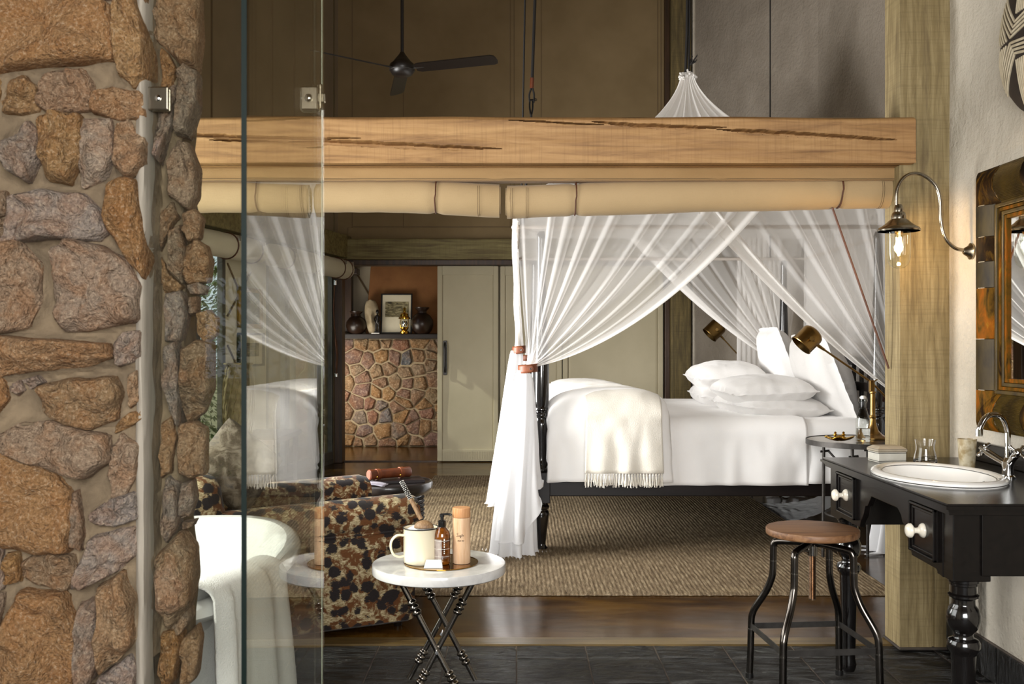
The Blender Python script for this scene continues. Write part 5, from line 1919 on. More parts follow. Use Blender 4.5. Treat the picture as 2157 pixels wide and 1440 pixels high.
TIE_NF = Vector((0.085, 6.235, 1.165))      # near foot corner
TIE_NH = Vector((2.45, 6.26, 0.955))
TIE_FF = Vector((0.10, 8.72, 1.20))
TIE_FH = Vector((2.36, 8.66, 1.10))
S = Vector((0, -1, 0))
panel((NX0, NY0 - .03, NTOP), (1.60, NY0 - .03, NTOP), TIE_NF, 9, .235, 1, lift=.02)
panel((NX0, NY0 - .03, NTOP), (1.60, NY0 - .03, NTOP), TIE_NF, 9, .235, 1, 'curtain_hem', lift=.026, u0=.915, u1=1.0, nu=22, mat='net_hem')
panel((NX1, NY0 - .03, NTOP), (1.06, NY0 - .03, NTOP), TIE_NH, 8, .12, 2, lift=.005)
panel((NX1, NY0 - .03, NTOP), (1.06, NY0 - .03, NTOP), TIE_NH, 8, .12, 2, 'curtain_hem', lift=.010, u0=.90, u1=1.0, nu=22, mat='net_hem')
panel((NX0, NY1 + .03, NTOP), (1.45, NY1 + .03, NTOP), TIE_FF, 8, .16, 3, out=Vector((0, 1, 0)))
panel((NX1, NY1 + .03, NTOP), (1.00, NY1 + .03, NTOP), TIE_FH, 8, .13, 4, out=Vector((0, 1, 0)))
panel((NX1, NY1 + .03, NTOP), (1.00, NY1 + .03, NTOP), TIE_FH, 8, .13, 4, 'curtain_hem', out=Vector((0, 1, 0)), u0=.92, u1=1, nu=20, mat='net_hem', lift=.005)
TIE_FN = Vector((0.03, 6.47, 1.285))
panel((NX0 - .01, NY0 - .03, NTOP), (NX0 - .01, 7.5, NTOP), TIE_FN, 11, .18, 5, out=Vector((-1, 0, 0)), lift=.01, mat='net_hem')
panel((NX0 - .01, NY1 + .03, NTOP), (NX0 - .01, 7.4, NTOP), TIE_FF + Vector((-.04, -.12, .05)), 10, .18, 6, out=Vector((-1, 0, 0)))


def hang(x0, y0, x1, y1, zb, folds, seed, mat='net_sheer', amp=.03, out=Vector((1, 0, 0))):
    a, b = Vector((x0, y0, 0)), Vector((x1, y1, 0))
    al = (b - a).normalized()

    def f(u, v):
        ph = 2 * PI * folds * u + 1.8 * nz(u * 5 + seed, 2)
        p = a.lerp(b, u)
        z = NTOP + (zb - NTOP) * v
        return p + out * (amp * (.5 + v * .7) * math.sin(ph)) + al * (.5 * amp * math.cos(ph)) + Vector((0, 0, z))
    part(net, 'curtain', grid(f, int(folds * 14), 14), mat, smooth=1.5, world=True, recalc=False)


hang(NX1 + .01, NY0, NX1 + .01, NY1, .25, 30, 7)         # closed side behind the headboard
hang(1.93, NY1 + .03, 2.33, NY1 + .02, .6, 9, 8, amp=.022, out=Vector((0, 1, 0)))


def tail(c, zt, rx, ry, seed, lean=(0, 0), zb=.012, folds=9, slant=.0, mat='net_gathered', puddle=.06, name='net_tail', r0=.035, ex=.62):
    """gathered fabric falling from the tie to the floor"""
    def f(u, v):
        a = 2 * PI * u
        k = v
        grow = (k ** ex)
        rr = 1 + (.20 + .12 * k) * math.sin(folds * a + 2.2 * nz(u * 3 + seed, k * 1.2)) * (.4 + .6 * k) + .10 * nz(math.cos(a) * 2 + seed, math.sin(a) * 2, k * 2)
        X = (r0 + (rx - r0) * grow) * rr * math.cos(a)
        Y = (r0 + (ry - r0) * grow) * rr * math.sin(a)
        z = zt + (zb - zt) * min(1.0, k * 1.06)
        if slant:
            z += slant * max(0, math.cos(a - 0.35)) * k ** 2 * (zt - zb)
        if k > .945:
            e = (k - .945) / .055
            X *= 1 + puddle / max(rx, .05) * e
            Y *= 1 + puddle / max(ry, .05) * e
            z = max(z, zb) + .012 * abs(nz(u * 20, seed)) * (1 - e)
        return Vector((c[0] + lean[0] * k + X, c[1] + lean[1] * k + Y, max(z, zb)))
    return part(net, name, grid(f, 110, 40, cu=True), mat, smooth=1.5, world=True, recalc=False)


tail((TIE_NF.x - .035, TIE_NF.y - .01), 1.15, .125, .13, 3, lean=(-.065, -.01), folds=8, slant=.0, puddle=.06)
tail((TIE_NF.x - .02, TIE_NF.y - .035), 1.13, .125, .11, 8, lean=(-.045, -.03), folds=7, slant=.36, puddle=.0, zb=.10)
tail((TIE_FN.x - .02, TIE_FN.y), 1.27, .085, .12, 5, lean=(-.10, .03), folds=7, slant=.28, puddle=.0, zb=.27)
tail((TIE_NH.x, TIE_NH.y), .95, .14, .12, 6, lean=(-.05, .02), puddle=.07)
tail((TIE_FF.x, TIE_FF.y), 1.18, .14, .12, 7, puddle=.06)
tail((TIE_FH.x, TIE_FH.y), 1.08, .14, .12, 9, puddle=.05)


# folds of net lying on the floor at the far head corner
part(net, 'net_pool', grid(lambda u, v: (1.98 + .50 * u + .05 * math.sin(v * 3), 7.35 + .85 * v - .35 * u * v, .006 + .23 * u ** 2.2 * (1 - .4 * v) + .015 * abs(nz(u * 9, v * 12, 2))), 40, 40), 'net_gathered', smooth=1.5, world=True, recalc=False)


def strap(c, rx, ry, z, h, tilt, label):
    def f(u, v):
        a = 2 * PI * u
        return Vector((c[0] + rx * math.cos(a), c[1] + ry * math.sin(a), z + h * (v - .5) + tilt * math.cos(a)))
    st = part(net, 'tie_strap', grid(f, 40, 5, cu=True), 'tie_leather', solid=.004, world=True, recalc=False, label=label)
    tab = part(st, 'tab', xf(lathe([(.022, 0), (.022, .004), (.019, .005), (0, .005)], 6), loc=(c[0] + rx * .25, c[1] - ry * .99 - .002, z), rot=(PI / 2, 0, 0)), 'tie_leather', world=True)
    part(st, 'rivet', xf(lathe([(.007, 0), (.006, .003), (0, .004)], 12), loc=(c[0] + rx * .25, c[1] - ry * .99 - .007, z), rot=(PI / 2, 0, 0)), 'chrome', world=True)


strap((TIE_NF.x - .005, TIE_NF.y - .005), .062, .058, 1.16, .052, .006, 'tan leather strap with a rivet')
strap((TIE_FN.x - .005, TIE_FN.y), .044, .05, 1.275, .05, .004, 'tan leather strap with a rivet')
strap((TIE_NH.x, TIE_NH.y), .06, .055, .955, .05, .0, 'tan leather strap with a rivet')
strap((TIE_FF.x, TIE_FF.y), .06, .055, 1.19, .05, .0, 'tan leather strap with a rivet')
# white ribbon bow on the frame corner
rb = []
for (dx, dz, l) in ((-.018, .03, .09), (-.026, -.02, .12), (-.012, -.06, .16)):
    rb.append(tube(smooth_path([(NX0, NY0 - .02, NZ + .03), (NX0 + dx * 1.5, NY0 - .03, NZ + .02 + dz), (NX0 + dx, NY0 - .02, NZ - .02 + dz), (NX0 - .006, NY0 - .025, NZ - l)], 6), .006, 6, squash=.35))
part(net, 'ribbon', join(*rb), 'net_hem', world=True)

# ropes
single('suspension_rope', 'thin black cord beside the rope with the shackle', 'rope', tube([P(1097, 243, 6.32) - Vector((0, 0, .72)), P(1107, -60, 6.32), Vector((0.075, 6.32, 5.4))], .006, 8), 'rope_black')
rp_ = thing('suspension_rope', 'black rope with leather sleeve and steel shackle above the bed', 'rope', (0.1, 6.34, 2.1))
part(rp_, 'rope', tube([P(1121, 168, 6.34), P(1129, -60, 6.34), Vector((0.14, 6.34, 5.4))], .010, 10), 'rope_black', world=True)
part(rp_, 'sleeve', tube([P(1121, 164, 6.34), P(1120, 186, 6.34)], .013, 12), 'roll_leather', world=True)
part(rp_, 'loop', join(tube(smooth_path([P(1119, 186, 6.34), P(1115, 200, 6.34), P(1116, 216, 6.34)], 4), .006, 8), tube(smooth_path([P(1122, 186, 6.34), P(1125, 200, 6.34), P(1124, 216, 6.34)], 4), .006, 8)), 'rope_black', world=True)
part(rp_, 'shackle', join(tube([P(1114, 211, 6.34), P(1128, 210, 6.34)], .006, 8), tube(smooth_path([P(1116, 212, 6.34), P(1116, 228, 6.34), P(1119, 243, 6.34), P(1122, 228, 6.34), P(1122, 212, 6.34)], 5), .006, 8),
                          tube([P(1128, 210, 6.34) + Vector((.008 * math.cos(a), 0, .008 * math.sin(a))) for a in [i * PI / 5 for i in range(10)]], .002, 6, closed=True)), 'black_steel', world=True)
part(rp_, 'lower_rope', tube([P(1119, 243, 6.34), Vector((NX0 + .03, NY0, NZ + .012))], .008, 8), 'rope_black', world=True)
cr = thing('suspension_rope', 'doubled black rope holding up the crown of the net', 'rope', (CROWN.x, CROWN.y, CROWN.z))
part(cr, 'rope', join(tube([CROWN + Vector((-.012, 0, -.02)), CROWN + Vector((0, 0, .3)), Vector((CROWN.x + .02, CROWN.y, 5.4))], .011, 8),
                      tube([CROWN + Vector((.012, 0, -.02)), CROWN + Vector((.018, 0, .3)), Vector((CROWN.x + .035, CROWN.y, 5.4))], .008, 8)), 'rope_black', world=True)
part(cr, 'knot', join(*[tube([CROWN + Vector((.02, 0, .06)), CROWN + Vector((.03 + random.uniform(0, .045), random.uniform(-.03, .03), .08 + random.uniform(0, .06)))], .004, 5) for _ in range(14)]), 'rope_black', world=True)
single('suspension_rope', 'thin black cord hanging in front of the plaster wall', 'rope', tube([(2.22, NY1, NZ), (2.222, NY1, 5.4)], .006, 8), 'rope_black')

# ceiling fan
FN = Vector((-0.793, 7.0, 0))
fz = lambda py: CAM_H - (py - VY) * 7.0 / FPX
fan = thing('ceiling_fan', 'black three-blade ceiling fan on a long rod', 'fan', (FN.x, FN.y, fz(150)))
part(fan, 'down_rod', tube([(FN.x, FN.y, fz(120)), (FN.x, FN.y, 5.4)], .0115, 14), 'fan_black', world=True)
part(fan, 'canopy', lathe([(.084, fz(141)), (.080, fz(136)), (.055, fz(127)), (.026, fz(116)), (.014, fz(110))], 36, at=(FN.x, FN.y, 0)), 'fan_black', world=True)
part(fan, 'motor', lathe([(0, fz(161)), (.045, fz(161)), (.07, fz(157)), (.082, fz(152)), (.088, fz(147)), (.090, fz(141)), (.086, fz(136)), (.08, fz(134))], 40, at=(FN.x, FN.y, 0)), 'fan_black', world=True)
part(fan, 'trim_ring', tube([(FN.x + .0875 * math.cos(a), FN.y + .0875 * math.sin(a), fz(148)) for a in [2 * PI * i / 40 for i in range(40)]], .003, 6, closed=True), 'iron', world=True)
for ang in (-20, 100, 220):
    a = math.radians(ang)
    d = Vector((math.cos(a), math.sin(a), 0))
    w = Vector((-math.sin(a), math.cos(a), 0))
    tl = -math.radians(18) if ang != 250 else -math.radians(28)
    tl = -math.radians(17)
    wv = w * math.cos(tl) + Vector((0, 0, 1)) * math.sin(tl)
    c = Vector((FN.x, FN.y, fz(146)))
    rise = .0
    outl = [(.105, -.028), (.115, -.046), (.14, -.055), (.68, -.058), (.705, -.045), (.712, -.02), (.712, .02), (.705, .042), (.68, .052), (.14, .048), (.115, .04), (.105, .028)]
    nrm = d.cross(wv).normalized() * .004
    V = [c + d * r + wv * s + Vector((0, 0, rise * r)) + nrm for r, s in outl] + [c + d * r + wv * s + Vector((0, 0, rise * r)) - nrm for r, s in outl]
    n = len(outl)
    F = [tuple(range(n)), tuple(range(2 * n - 1, n - 1, -1))] + [(k, n + k, n + (k + 1) % n, (k + 1) % n) for k in range(n)]
    bl = part(fan, 'blade', (V, F), 'fan_black', smooth=False, world=True)
    part(bl, 'blade_iron', tube([c + d * .07, c + d * .12 + Vector((0, 0, rise * .12)), c + d * .17 + Vector((0, 0, rise * .17))], [.012, .010, .008], 8, squash=.5), 'iron', world=True)

# rolled-up canvas blinds below the beam
RY, RR = 4.43, 0.068


def roll_geom(x0, x1, zc, seed, straps, sagf):
    def f(u, v):
        X = x0 + (x1 - x0) * u
        a = 2 * PI * v
        pin = 0
        for s in straps:
            pin += math.exp(-((X - s) / .018) ** 2)
        r = RR * (1 + .05 * nz(X * 3, math.cos(a) * 1.3 + seed, math.sin(a)) + .02 * nz(X * 14, a)) - .007 * pin
        z = zc + sagf(X)
        rz = r * (1.0 + (.16 if math.sin(a) < 0 else 0))
        return (X, RY + r * .95 * math.cos(a), z + rz * math.sin(a))
    return grid(f, 150, 28, cv=True)


def zr(py):
    return CAM_H - (py - VY) * RY / FPX


def blind(label, x0, x1, straps, seed, sagf, seams, open_end):
    b = thing('rolled_blind', label, 'blind', ((x0 + x1) / 2, RY, 1.88), group=None)
    zc = 0.0
    g = roll_geom(x0, x1, zc, seed, straps, sagf)
    part(b, 'canvas_roll', g, 'canvas_blind', smooth=1.3, world=True, recalc=False)
    # spiral of canvas visible at the end
    e = x1 if open_end > 0 else x0
    sp2 = []
    for k in range(60):
        a = k * .42
        r = RR * (.15 + .80 * k / 60)
        sp2.append((e + open_end * .002, RY + r * math.cos(a), sagf(e) + r * math.sin(a)))
    part(b, 'roll_end', tube(sp2, .0042, 5), 'canvas_blind', world=True)
    part(b, 'end_disc', xf(lathe([(0, 0), (RR * .95, 0)], 24), loc=(e - open_end * .01, RY, sagf(e)), rot=(0, PI / 2, 0)), 'canvas_band', world=True)
    for s in straps:
        z = sagf(s)
        part(b, 'strap', tube([(s + (.004 if math.sin(a) > 0 else 0), RY + (RR * 1.0) * math.cos(a), z + (RR * 1.06) * math.sin(a)) for a in [2 * PI * i / 28 for i in range(28)]], .0055, 6, closed=True, squash=.6), 'strap_leather', world=True)
    for s in seams:
        z = sagf(s)
        for o in (-.004, .004):
            part(b, 'stitch_line', tube([(s + o, RY + (RR * 1.015) * math.cos(a), z + (RR * 1.03) * (1.0 + (.14 if math.sin(a) < 0 else 0)) * math.sin(a)) for a in [PI * .75 + PI * .95 * i / 20 for i in range(21)]], .0009, 4), 'stitch', world=True)
    return b


xw = lambda px: (px - VX) * RY / FPX
# bottom of the roll in the photo: y 447 at x 400, 452 at 890, 458 at 1060 / 460 at 1090, 452 at 1210, 438 at 1870
blind('rolled canvas blind strapped under the beam, end by the stone wall', -1.98, xw(1052), [xw(545), xw(918)], 2, lambda X: zr(447 + 11 * max(0, (X + .6) / .55) ** 1.5 * (1 if X > -.6 else 0)) + RR * 1.14,
      [xw(640), xw(1009)], 1)
blind('rolled canvas blind strapped under the beam, end by the timber post', xw(1068), xw(1884), [xw(1211), xw(1765)], 6, lambda X: zr(460 - 22 * min(1, max(0, X / 1.6)) ** .8) + RR * 1.14,
      [xw(1078), xw(1110), xw(1850)], -1)
bd = thing('canvas_pelmet', 'brown canvas band fixed below the beam above the rolled blinds', 'pelmet', (-0.15, 4.37, 2.02))
part(bd, 'band', grid(lambda u, v: (-1.99 + (xw(1886) + 1.99) * u, 4.352 + .004 * nz(u * 30, v * 2), 2.032 + .056 * v + (.006 * nz(u * 14, 3) if v < .01 else 0)), 120, 8), 'canvas_band', solid=.005, world=True, recalc=False)
part(bd, 'hem_line', tube([(-1.99, 4.351, 2.036), (xw(1886), 4.351, 2.036)], .0012, 4), 'stitch', world=True)
part(bd, 'batten', box(-1.99, xw(1884), 4.36, 4.44, 2.03, 2.084), 'canvas_band', smooth=False, world=True)
single('blind_cord', 'brown leather cord slanting from the blind to the timber post', 'cord', tube([P(1753, 437, 4.41), P(1800, 570, 4.40), P(1872, 776, 4.39)], .005, 8), 'strap_leather')

# ---------------------------------------------------------------- rug of ridged sisal cord
RX0, RX1, RY0_, RY1_ = -0.80, 2.00, 5.20, 9.87
nrib = 118


def rug_f(u, v):
    X = RX0 + (RX1 - RX0) * u
    Y = RY0_ + (RY1_ - RY0_) * v
    rib = (u * nrib) % 1.0
    h = .012 + .0034 * abs(math.sin(PI * u * nrib)) * (1 + .5 * nz(X * 40, Y * 14, 3)) + .0015 * nz(X * 3, Y * 3)
    e = min(v, 1 - v)
    if e < 1e-6:
        h = .003
        Y += .012 * nz(X * 30, v * 9)
    if min(u, 1 - u) < 1e-6:
        h = .003
        X += .008 * nz(Y * 16, u * 5)
    return (X + .006 * nz(Y * 2.5, 1) + .002 * nz(Y * 22, u * nrib * .7), Y, h)


single('rug', 'brown ridged sisal rug spread under the bed', 'rug', join(grid(rug_f, nrib * 4 + 1, 130), box(RX0 + .01, RX1 - .01, RY0_ + .01, RY1_ - .01, .0005, .003)), 'sisal', smooth=1.5, recalc=False)


# ---------------------------------------------------------------- bedside tables and reading lamps
def bedside(c, r, z, label):
    b = thing('bedside_table', label, 'bedside table', (c[0], c[1], 0))
    part(b, 'table_top', lathe([(0, z - .012), (r - .004, z - .012), (r - .004, z - .003), (0, z - .003)], 64), 'nickel')
    part(b, 'rim', lathe([(r - .006, z - .030), (r, z - .030), (r, z), (r - .006, z)] + [(r - .006, z - .030)], 64), 'iron')
    for k in range(4):
        a = PI / 4 + .25 + k * PI / 2
        cx, cy = (r - .10) * math.cos(a), (r - .10) * math.sin(a)
        lg = part(b, 'leg', tube([(cx, cy, z - .03), (cx, cy, z - .10), (cx * 1.02, cy * 1.02, 0)], .0095, 10), 'iron')
        part(lg, 'clamp', join(tube([(cx - .02, cy, z - .085), (cx + .035, cy, z - .080)], .007, 8), tube([(cx + .03, cy, z - .082), (cx * .35, cy * .35, z - .20)], .007, 8)), 'iron')
    part(b, 'lower_ring', tube([((r - .115) * math.cos(t), (r - .115) * math.sin(t), z - .45) for t in [2 * PI * i / 40 for i in range(40)]], .006, 8, closed=True), 'iron')
    return b


bedside((2.07, 5.98), .315, .742, 'round iron bedside table carrying the water bottle')
bedside((2.10, 9.06), .26, .742, 'round iron bedside table behind the stacked pillows')


def reading_lamp(base, joint, head, tailp, label, mat, cable, sr=.070, sl=.125):
    lp = thing('reading_lamp', label, 'lamp', base)
    bz = base[2]
    part(lp, 'base', lathe([(.095, 0), (.095, .006), (.085, .012), (.06, .022), (.035, .045), (.022, .085), (.018, .12)], 36), mat)
    part(lp, 'column', lathe([(.018, .12), (.021, .125), (.021, .135), (.016, .14), (.015, joint[2] - bz - .07), (.020, joint[2] - bz - .065), (.020, joint[2] - bz - .055)], 24), mat)
    part(lp, 'knuckle', box(joint[0] - .016, joint[0] + .016, joint[1] - .014, joint[1] + .014, joint[2] - .06, joint[2] + .015), mat, smooth=False, world=True, bevel=.006)
    j, h, tl = Vector(joint), Vector(head), Vector(tailp)
    d = (h - j).normalized()
    part(lp, 'arm', tube([tl, j, h + d * -.10], .0062, 12), mat, world=True)
    part(lp, 'wing_nut', tube([j + Vector((.0, -.02, 0)), j + Vector((.025, -.03, .02))], .004, 8), mat, world=True)
    yk = part(lp, 'yoke', tube([h - d * .12, h - d * .075, h + Vector((0, -sr * 1.02, 0)) - d * .01], [.008, .011, .009], 10), mat, world=True)
    part(yk, 'pivot', cyl(h + Vector((0, -sr - .010, 0)), h + Vector((0, -sr + .004, 0)), .014, n=18), mat, world=True)
    ax = Vector((.72, .06, .69)).normalized()
    u, w = frame_of(ax)
    prof = [(-.5, sr), (-.47, sr + .003), (-.44, sr), (.28, sr), (.40, sr * .93), (.50, sr * .72), (.56, sr * .4), (.58, 0.0)]
    inn = [(.50, 0.0), (.40, sr * .8), (.25, sr * .96), (-.49, sr * .96)]

    def sh(ps):
        V, F = [], []
        n = 36
        for t, r in ps:
            for k in range(n):
                a = 2 * PI * k / n
                V.append(h + ax * (t * sl) + u * (r * math.cos(a)) + w * (r * math.sin(a)))
        for i in range(len(ps) - 1):
            for k in range(n):
                F.append((i * n + k, i * n + (k + 1) % n, (i + 1) * n + (k + 1) % n, (i + 1) * n + k))
        return V, F
    part(lp, 'shade', sh(prof), mat, world=True)
    part(lp, 'shade_inside', sh(inn), 'aged_brass', world=True, recalc=False)
    if cable:
        e = h + ax * (.58 * sl)
        part(lp, 'cable', tube(smooth_path([e, e + Vector((.03, 0, .035)), e + Vector((.055, 0, .01)), e + Vector((.05, 0, -.04))], 5), .004, 8), 'pump_black', world=True)
    return lp


D1 = 6.05
reading_lamp((2.170, D1, .7425), tuple(P(1836, 805, D1)), tuple(P(1702, 713, D1)), tuple(P(1868, 838, D1)), 'brass reading lamp on the bedside table with the bottle', 'brass', False)
D2 = 9.0
reading_lamp((P(1585, 780, D2).x, D2, .7425), tuple(P(1585, 780, D2)), tuple(P(1506, 694, D2)), tuple(P(1592, 789, D2)), 'darker brass reading lamp rising behind the stacked pillows', 'aged_brass', True, sr=.078, sl=.15)
wb_ = thing('water_bottle', 'clear swing-top water bottle on the bedside table', 'bottle', (2.045, 5.86, .742))
part(wb_, 'glass', lathe([(0, 0), (.038, 0), (.041, .004), (.041, .115), (.038, .135), (.026, .175), (.0165, .205), (.0155, .236), (.018, .238), (.018, .246), (.0135, .247)], 36), 'thin_glass', recalc=False)
part(wb_, 'base_glass', lathe([(0, .001), (.0385, .001), (.0395, .010), (.03, .014), (0, .012)], 32), 'drink_glass')
part(wb_, 'water', lathe([(0, .016), (.0385, .016), (.0385, .075), (0, .075)], 32), 'drink_glass')
stp = part(wb_, 'stopper', lathe([(.012, .248), (.016, .25), (.016, .262), (.011, .268), (0, .269)], 20), 'white_ceramic')
part(stp, 'swing_wire', join(tube(smooth_path([(-.018, 0, .225), (-.026, 0, .24), (-.018, 0, .262), (0, 0, .268)], 4), .0018, 6), tube(smooth_path([(.018, 0, .225), (.026, 0, .24), (.018, 0, .262), (0, 0, .268)], 4), .0018, 6)), 'chrome')
orn = thing('brass_ornament', 'gilded leaf dish with two small figures on the bedside table', 'ornament', (1.90, 5.84, .742))
part(orn, 'leaf_dish', grid(lambda u, v: (.085 * u * (1 + .12 * math.sin(6 * PI * 2 * v)) * math.cos(2 * PI * v), .055 * u * (1 + .12 * math.sin(12 * PI * v)) * math.sin(2 * PI * v), .004 + .022 * u ** 2 + .006 * math.sin(12 * PI * v) * u), 8, 72, cv=True), 'bright_brass', solid=.003)
for s in (-1, 1):
    part(orn, 'figure', xf(lathe([(.010, 0), (.012, .008), (.008, .016), (.006, .022), (.011, .026), (.011, .032), (.005, .036), (.008, .042), (.004, .047), (0, .048)], 12), loc=(.024 * s, 0, .012)), 'bright_brass')

# ---------------------------------------------------------------- armchair
AC = thing('armchair', 'armchair in woven leopard-print fabric', 'armchair', (-1.066, 4.81, 0), rz=math.radians(26))


def arm_geom(sgn):
    prof = [(.425, .02), (.445, .10), (.445, .40), (.438, .455), (.458, .475), (.470, .515), (.464, .555), (.440, .588), (.395, .604), (.34, .602), (.285, .585), (.262, .555), (.255, .50), (.255, .02)]
    prof = chaikin(prof, 1)
    xs = [-.46, -.455, -.30, 0, .30, .435, .450, .455]
    V, F = [], []
    n = len(prof)
    cy, cz = .355, .32
    for i, x in enumerate(xs):
        k = {0: .975, len(xs) - 1: .955, len(xs) - 2: .985}.get(i, 1.0)
        for y, z in prof:
            top = 1 if z > .5 else 0
            V.append((x + (.02 * top if i == len(xs) - 1 else 0), sgn * (cy + (y - cy) * k), cz + (z - cz) * k + .012 * (x / .45) * (z / .6)))
    for i in range(len(xs) - 1):
        for k in range(n):
            F.append((i * n + k, i * n + (k + 1) % n, (i + 1) * n + (k + 1) % n, (i + 1) * n + k))
    F.append(tuple(range(n)))
    F.append(tuple((len(xs) - 1) * n + k for k in range(n)))
    return V, F


for sgn in (-1, 1):
    a = part(AC, 'arm', arm_geom(sgn), 'leopard_weave', smooth=.9)
    part(a, 'piping', tube([(x, sgn * (.443 + .002), .452 + .012 * x) for x in [-.45 + .9 * i / 20 for i in range(21)]], .0045, 6), 'leopard_weave')
part(AC, 'seat_base', box(-.40, .43, -.26, .26, .02, .30), 'leopard_weave', smooth=True, bevel=.02)
part(AC, 'seat_cushion', box(-.26, .47, -.252, .252, .30, .45), 'leopard_weave', smooth=True, bevel=.05)
bk = xf(box(-.10, .10, -.43, .43, 0, .72), loc=(-.40, 0, .04), rot=(0, -.16, 0))
part(AC, 'backrest', bk, 'leopard_weave', smooth=True, bevel=.07)
for x in (-.40, .40):
    for yy in (-.36, .36):
        part(AC, 'foot', xf(lathe([(.018, 0), (.024, .03)], 12), loc=(x, yy, 0)), 'ebony')
pillow('cushion', 'soft grey-brown woven cushion propped on the leopard armchair', (-1.315, 4.70, .735), .36, .36, .17, (1.35, .70, .50), mat='cushion_weave', flange=.004, seed=31)['category'] = 'cushion'

# ---------------------------------------------------------------- drum side table and things on it
DT = Vector((-.755, 5.93, 0))
dt = thing('drum_table', 'low black drum table with beaded sides behind the armchair', 'side table', DT)
part(dt, 'table_top', lathe([(.20, .418), (.245, .435), (.262, .462), (.265, .488), (.260, .499), (.250, .502), (.240, .496), (0, .494)], 56), 'drum_dark')
part(dt, 'drum', lathe([(.185, 0), (.20, .02), (.205, .20), (.205, .42)], 48), 'drum_dark')
bd_ = []
for j in range(17):
    for i in range(64):
        a = 2 * PI * (i + (j % 2) * .5) / 64
        r = .206
        bd_.append(xf(([(1, 0, 0), (-1, 0, 0), (0, 1, 0), (0, -1, 0), (0, 0, 1), (0, 0, -1)], [(0, 2, 4), (2, 1, 4), (1, 3, 4), (3, 0, 4), (2, 0, 5), (1, 2, 5), (3, 1, 5), (0, 3, 5)]),
                      loc=(r * math.cos(a), r * math.sin(a), .012 + j * .0245), scale=.0115))
part(dt, 'beads', join(*bd_), 'drum_beads', kind='stuff')
lr = thing('leather_roll', 'brown leather document roll with two straps on the drum table', 'document roll', (-.74, 5.90, .5))
ra, rb2 = P(776, 1007, 5.83), P(863, 996, 5.99)
ra.z = rb2.z = .548
part(lr, 'roll', tube([ra, ra.lerp(rb2, .02), ra.lerp(rb2, .3), ra.lerp(rb2, .7), ra.lerp(rb2, .98), rb2], [.026, .031, .028, .028, .032, .028], 20), 'roll_leather', world=True)
for k in (.22, .78):
    c = ra.lerp(rb2, k)
    d = (rb2 - ra).normalized()
    s_ = part(lr, 'strap', tube([c - d * .011, c + d * .011], .0325, 20), 'tie_leather', world=True)
    part(s_, 'stud', xf(lathe([(.005, 0), (.004, .002), (0, .003)], 10), loc=c + Vector((0, -.0315, -.012)), rot=(PI / 2, 0, 0)), 'bright_brass', world=True)
single('magazine', 'dark folder lying under the leather roll', 'folder', xf(box(-.15, .15, -.10, .10, 0, .018), loc=(-.70, 5.93, .4965), rot=(0, 0, .25)), 'magazine_dark', smooth=False, bevel=.003)
single('magazine', 'curled pale magazine at the edge of the drum table', 'magazine',
       xf(grid(lambda u, v: (-.09 + .18 * u, -.05 + .10 * v, .004 + .012 * math.sin(u * PI) + .003 * v), 12, 6), loc=(-.83, 5.755, .4965), rot=(0, 0, -.15)), 'magazine_pale', solid=.004, recalc=False)

# ---------------------------------------------------------------- left wall: blinds, pictures, bench, basket
def wall_roll(ya, yb, label):
    b = thing('rolled_blind', label, 'blind', (LWX((ya + yb) / 2) + .17, (ya + yb) / 2, 2.0))
    a, e = Vector((LWX(ya) + .17, ya, 2.115)), Vector((LWX(yb) + .17, yb, 2.115))
    pts = [a.lerp(e, k / 40) for k in range(41)]
    rr = [.103 * (1 + .06 * nz(k * .35, 3)) for k in range(41)]
    part(b, 'canvas_roll', tube(pts, rr, 24), 'canvas_pale', world=True)
    sp3 = []
    d = (e - a).normalized()
    u, w = frame_of(d)
    for k in range(50):
        t = k * .42
        r = .1 * (.15 + .8 * k / 50)
        sp3.append(e + d * .004 + u * r * math.cos(t) + w * r * math.sin(t))
    part(b, 'roll_end', tube(sp3, .006, 5), 'canvas_blind', world=True)
    for k in (.15, .5, .85, .97):
        c = a.lerp(e, k)
        part(b, 'strap', tube([c + (u * math.cos(t) + w * math.sin(t)) * .108 for t in [2 * PI * i / 24 for i in range(24)]], .006, 6, closed=True), 'strap_leather', world=True)
        part(b, 'buckle', xf(box(-.012, .012, -.012, .012, -.02, .02), loc=c + Vector((.10, 0, .06))), 'chrome', smooth=False, world=True)


wall_roll(5.0, 8.72, 'rolled pale canvas blind above the garden glazing')
wall_roll(9.0, 10.85, 'rolled pale canvas blind near the rear corner')


def wall_picture(y, zc, w, h, label, fm, pm, fw, mount=0):
    c = Vector((LWX(y), y, zc)) + LN * .004
    pf = thing('picture_frame', label, 'picture', c)
    R_ = Matrix((LD, -LN, Vector((0, 0, 1)))).transposed().to_4x4()

    def loc(g):
        return [c + (R_ @ Vector(p)) for p in g[0]], g[1]
    part(pf, 'frame', loc(join(box(-w / 2, w / 2, -.03, 0, -h / 2, -h / 2 + fw), box(-w / 2, w / 2, -.03, 0, h / 2 - fw, h / 2), box(-w / 2, -w / 2 + fw, -.03, 0, -h / 2, h / 2), box(w / 2 - fw, w / 2, -.03, 0, -h / 2, h / 2))), fm, smooth=False, world=True, bevel=.004)
    part(pf, 'backing', loc(box(-w / 2 + fw, w / 2 - fw, -.012, -.002, -h / 2 + fw, h / 2 - fw)), 'paper', smooth=False, world=True)
    m = fw + mount
    part(pf, 'print', loc(box(-w / 2 + m, w / 2 - m, -.014, -.012, -h / 2 + m, h / 2 - m)), pm, smooth=False, world=True)


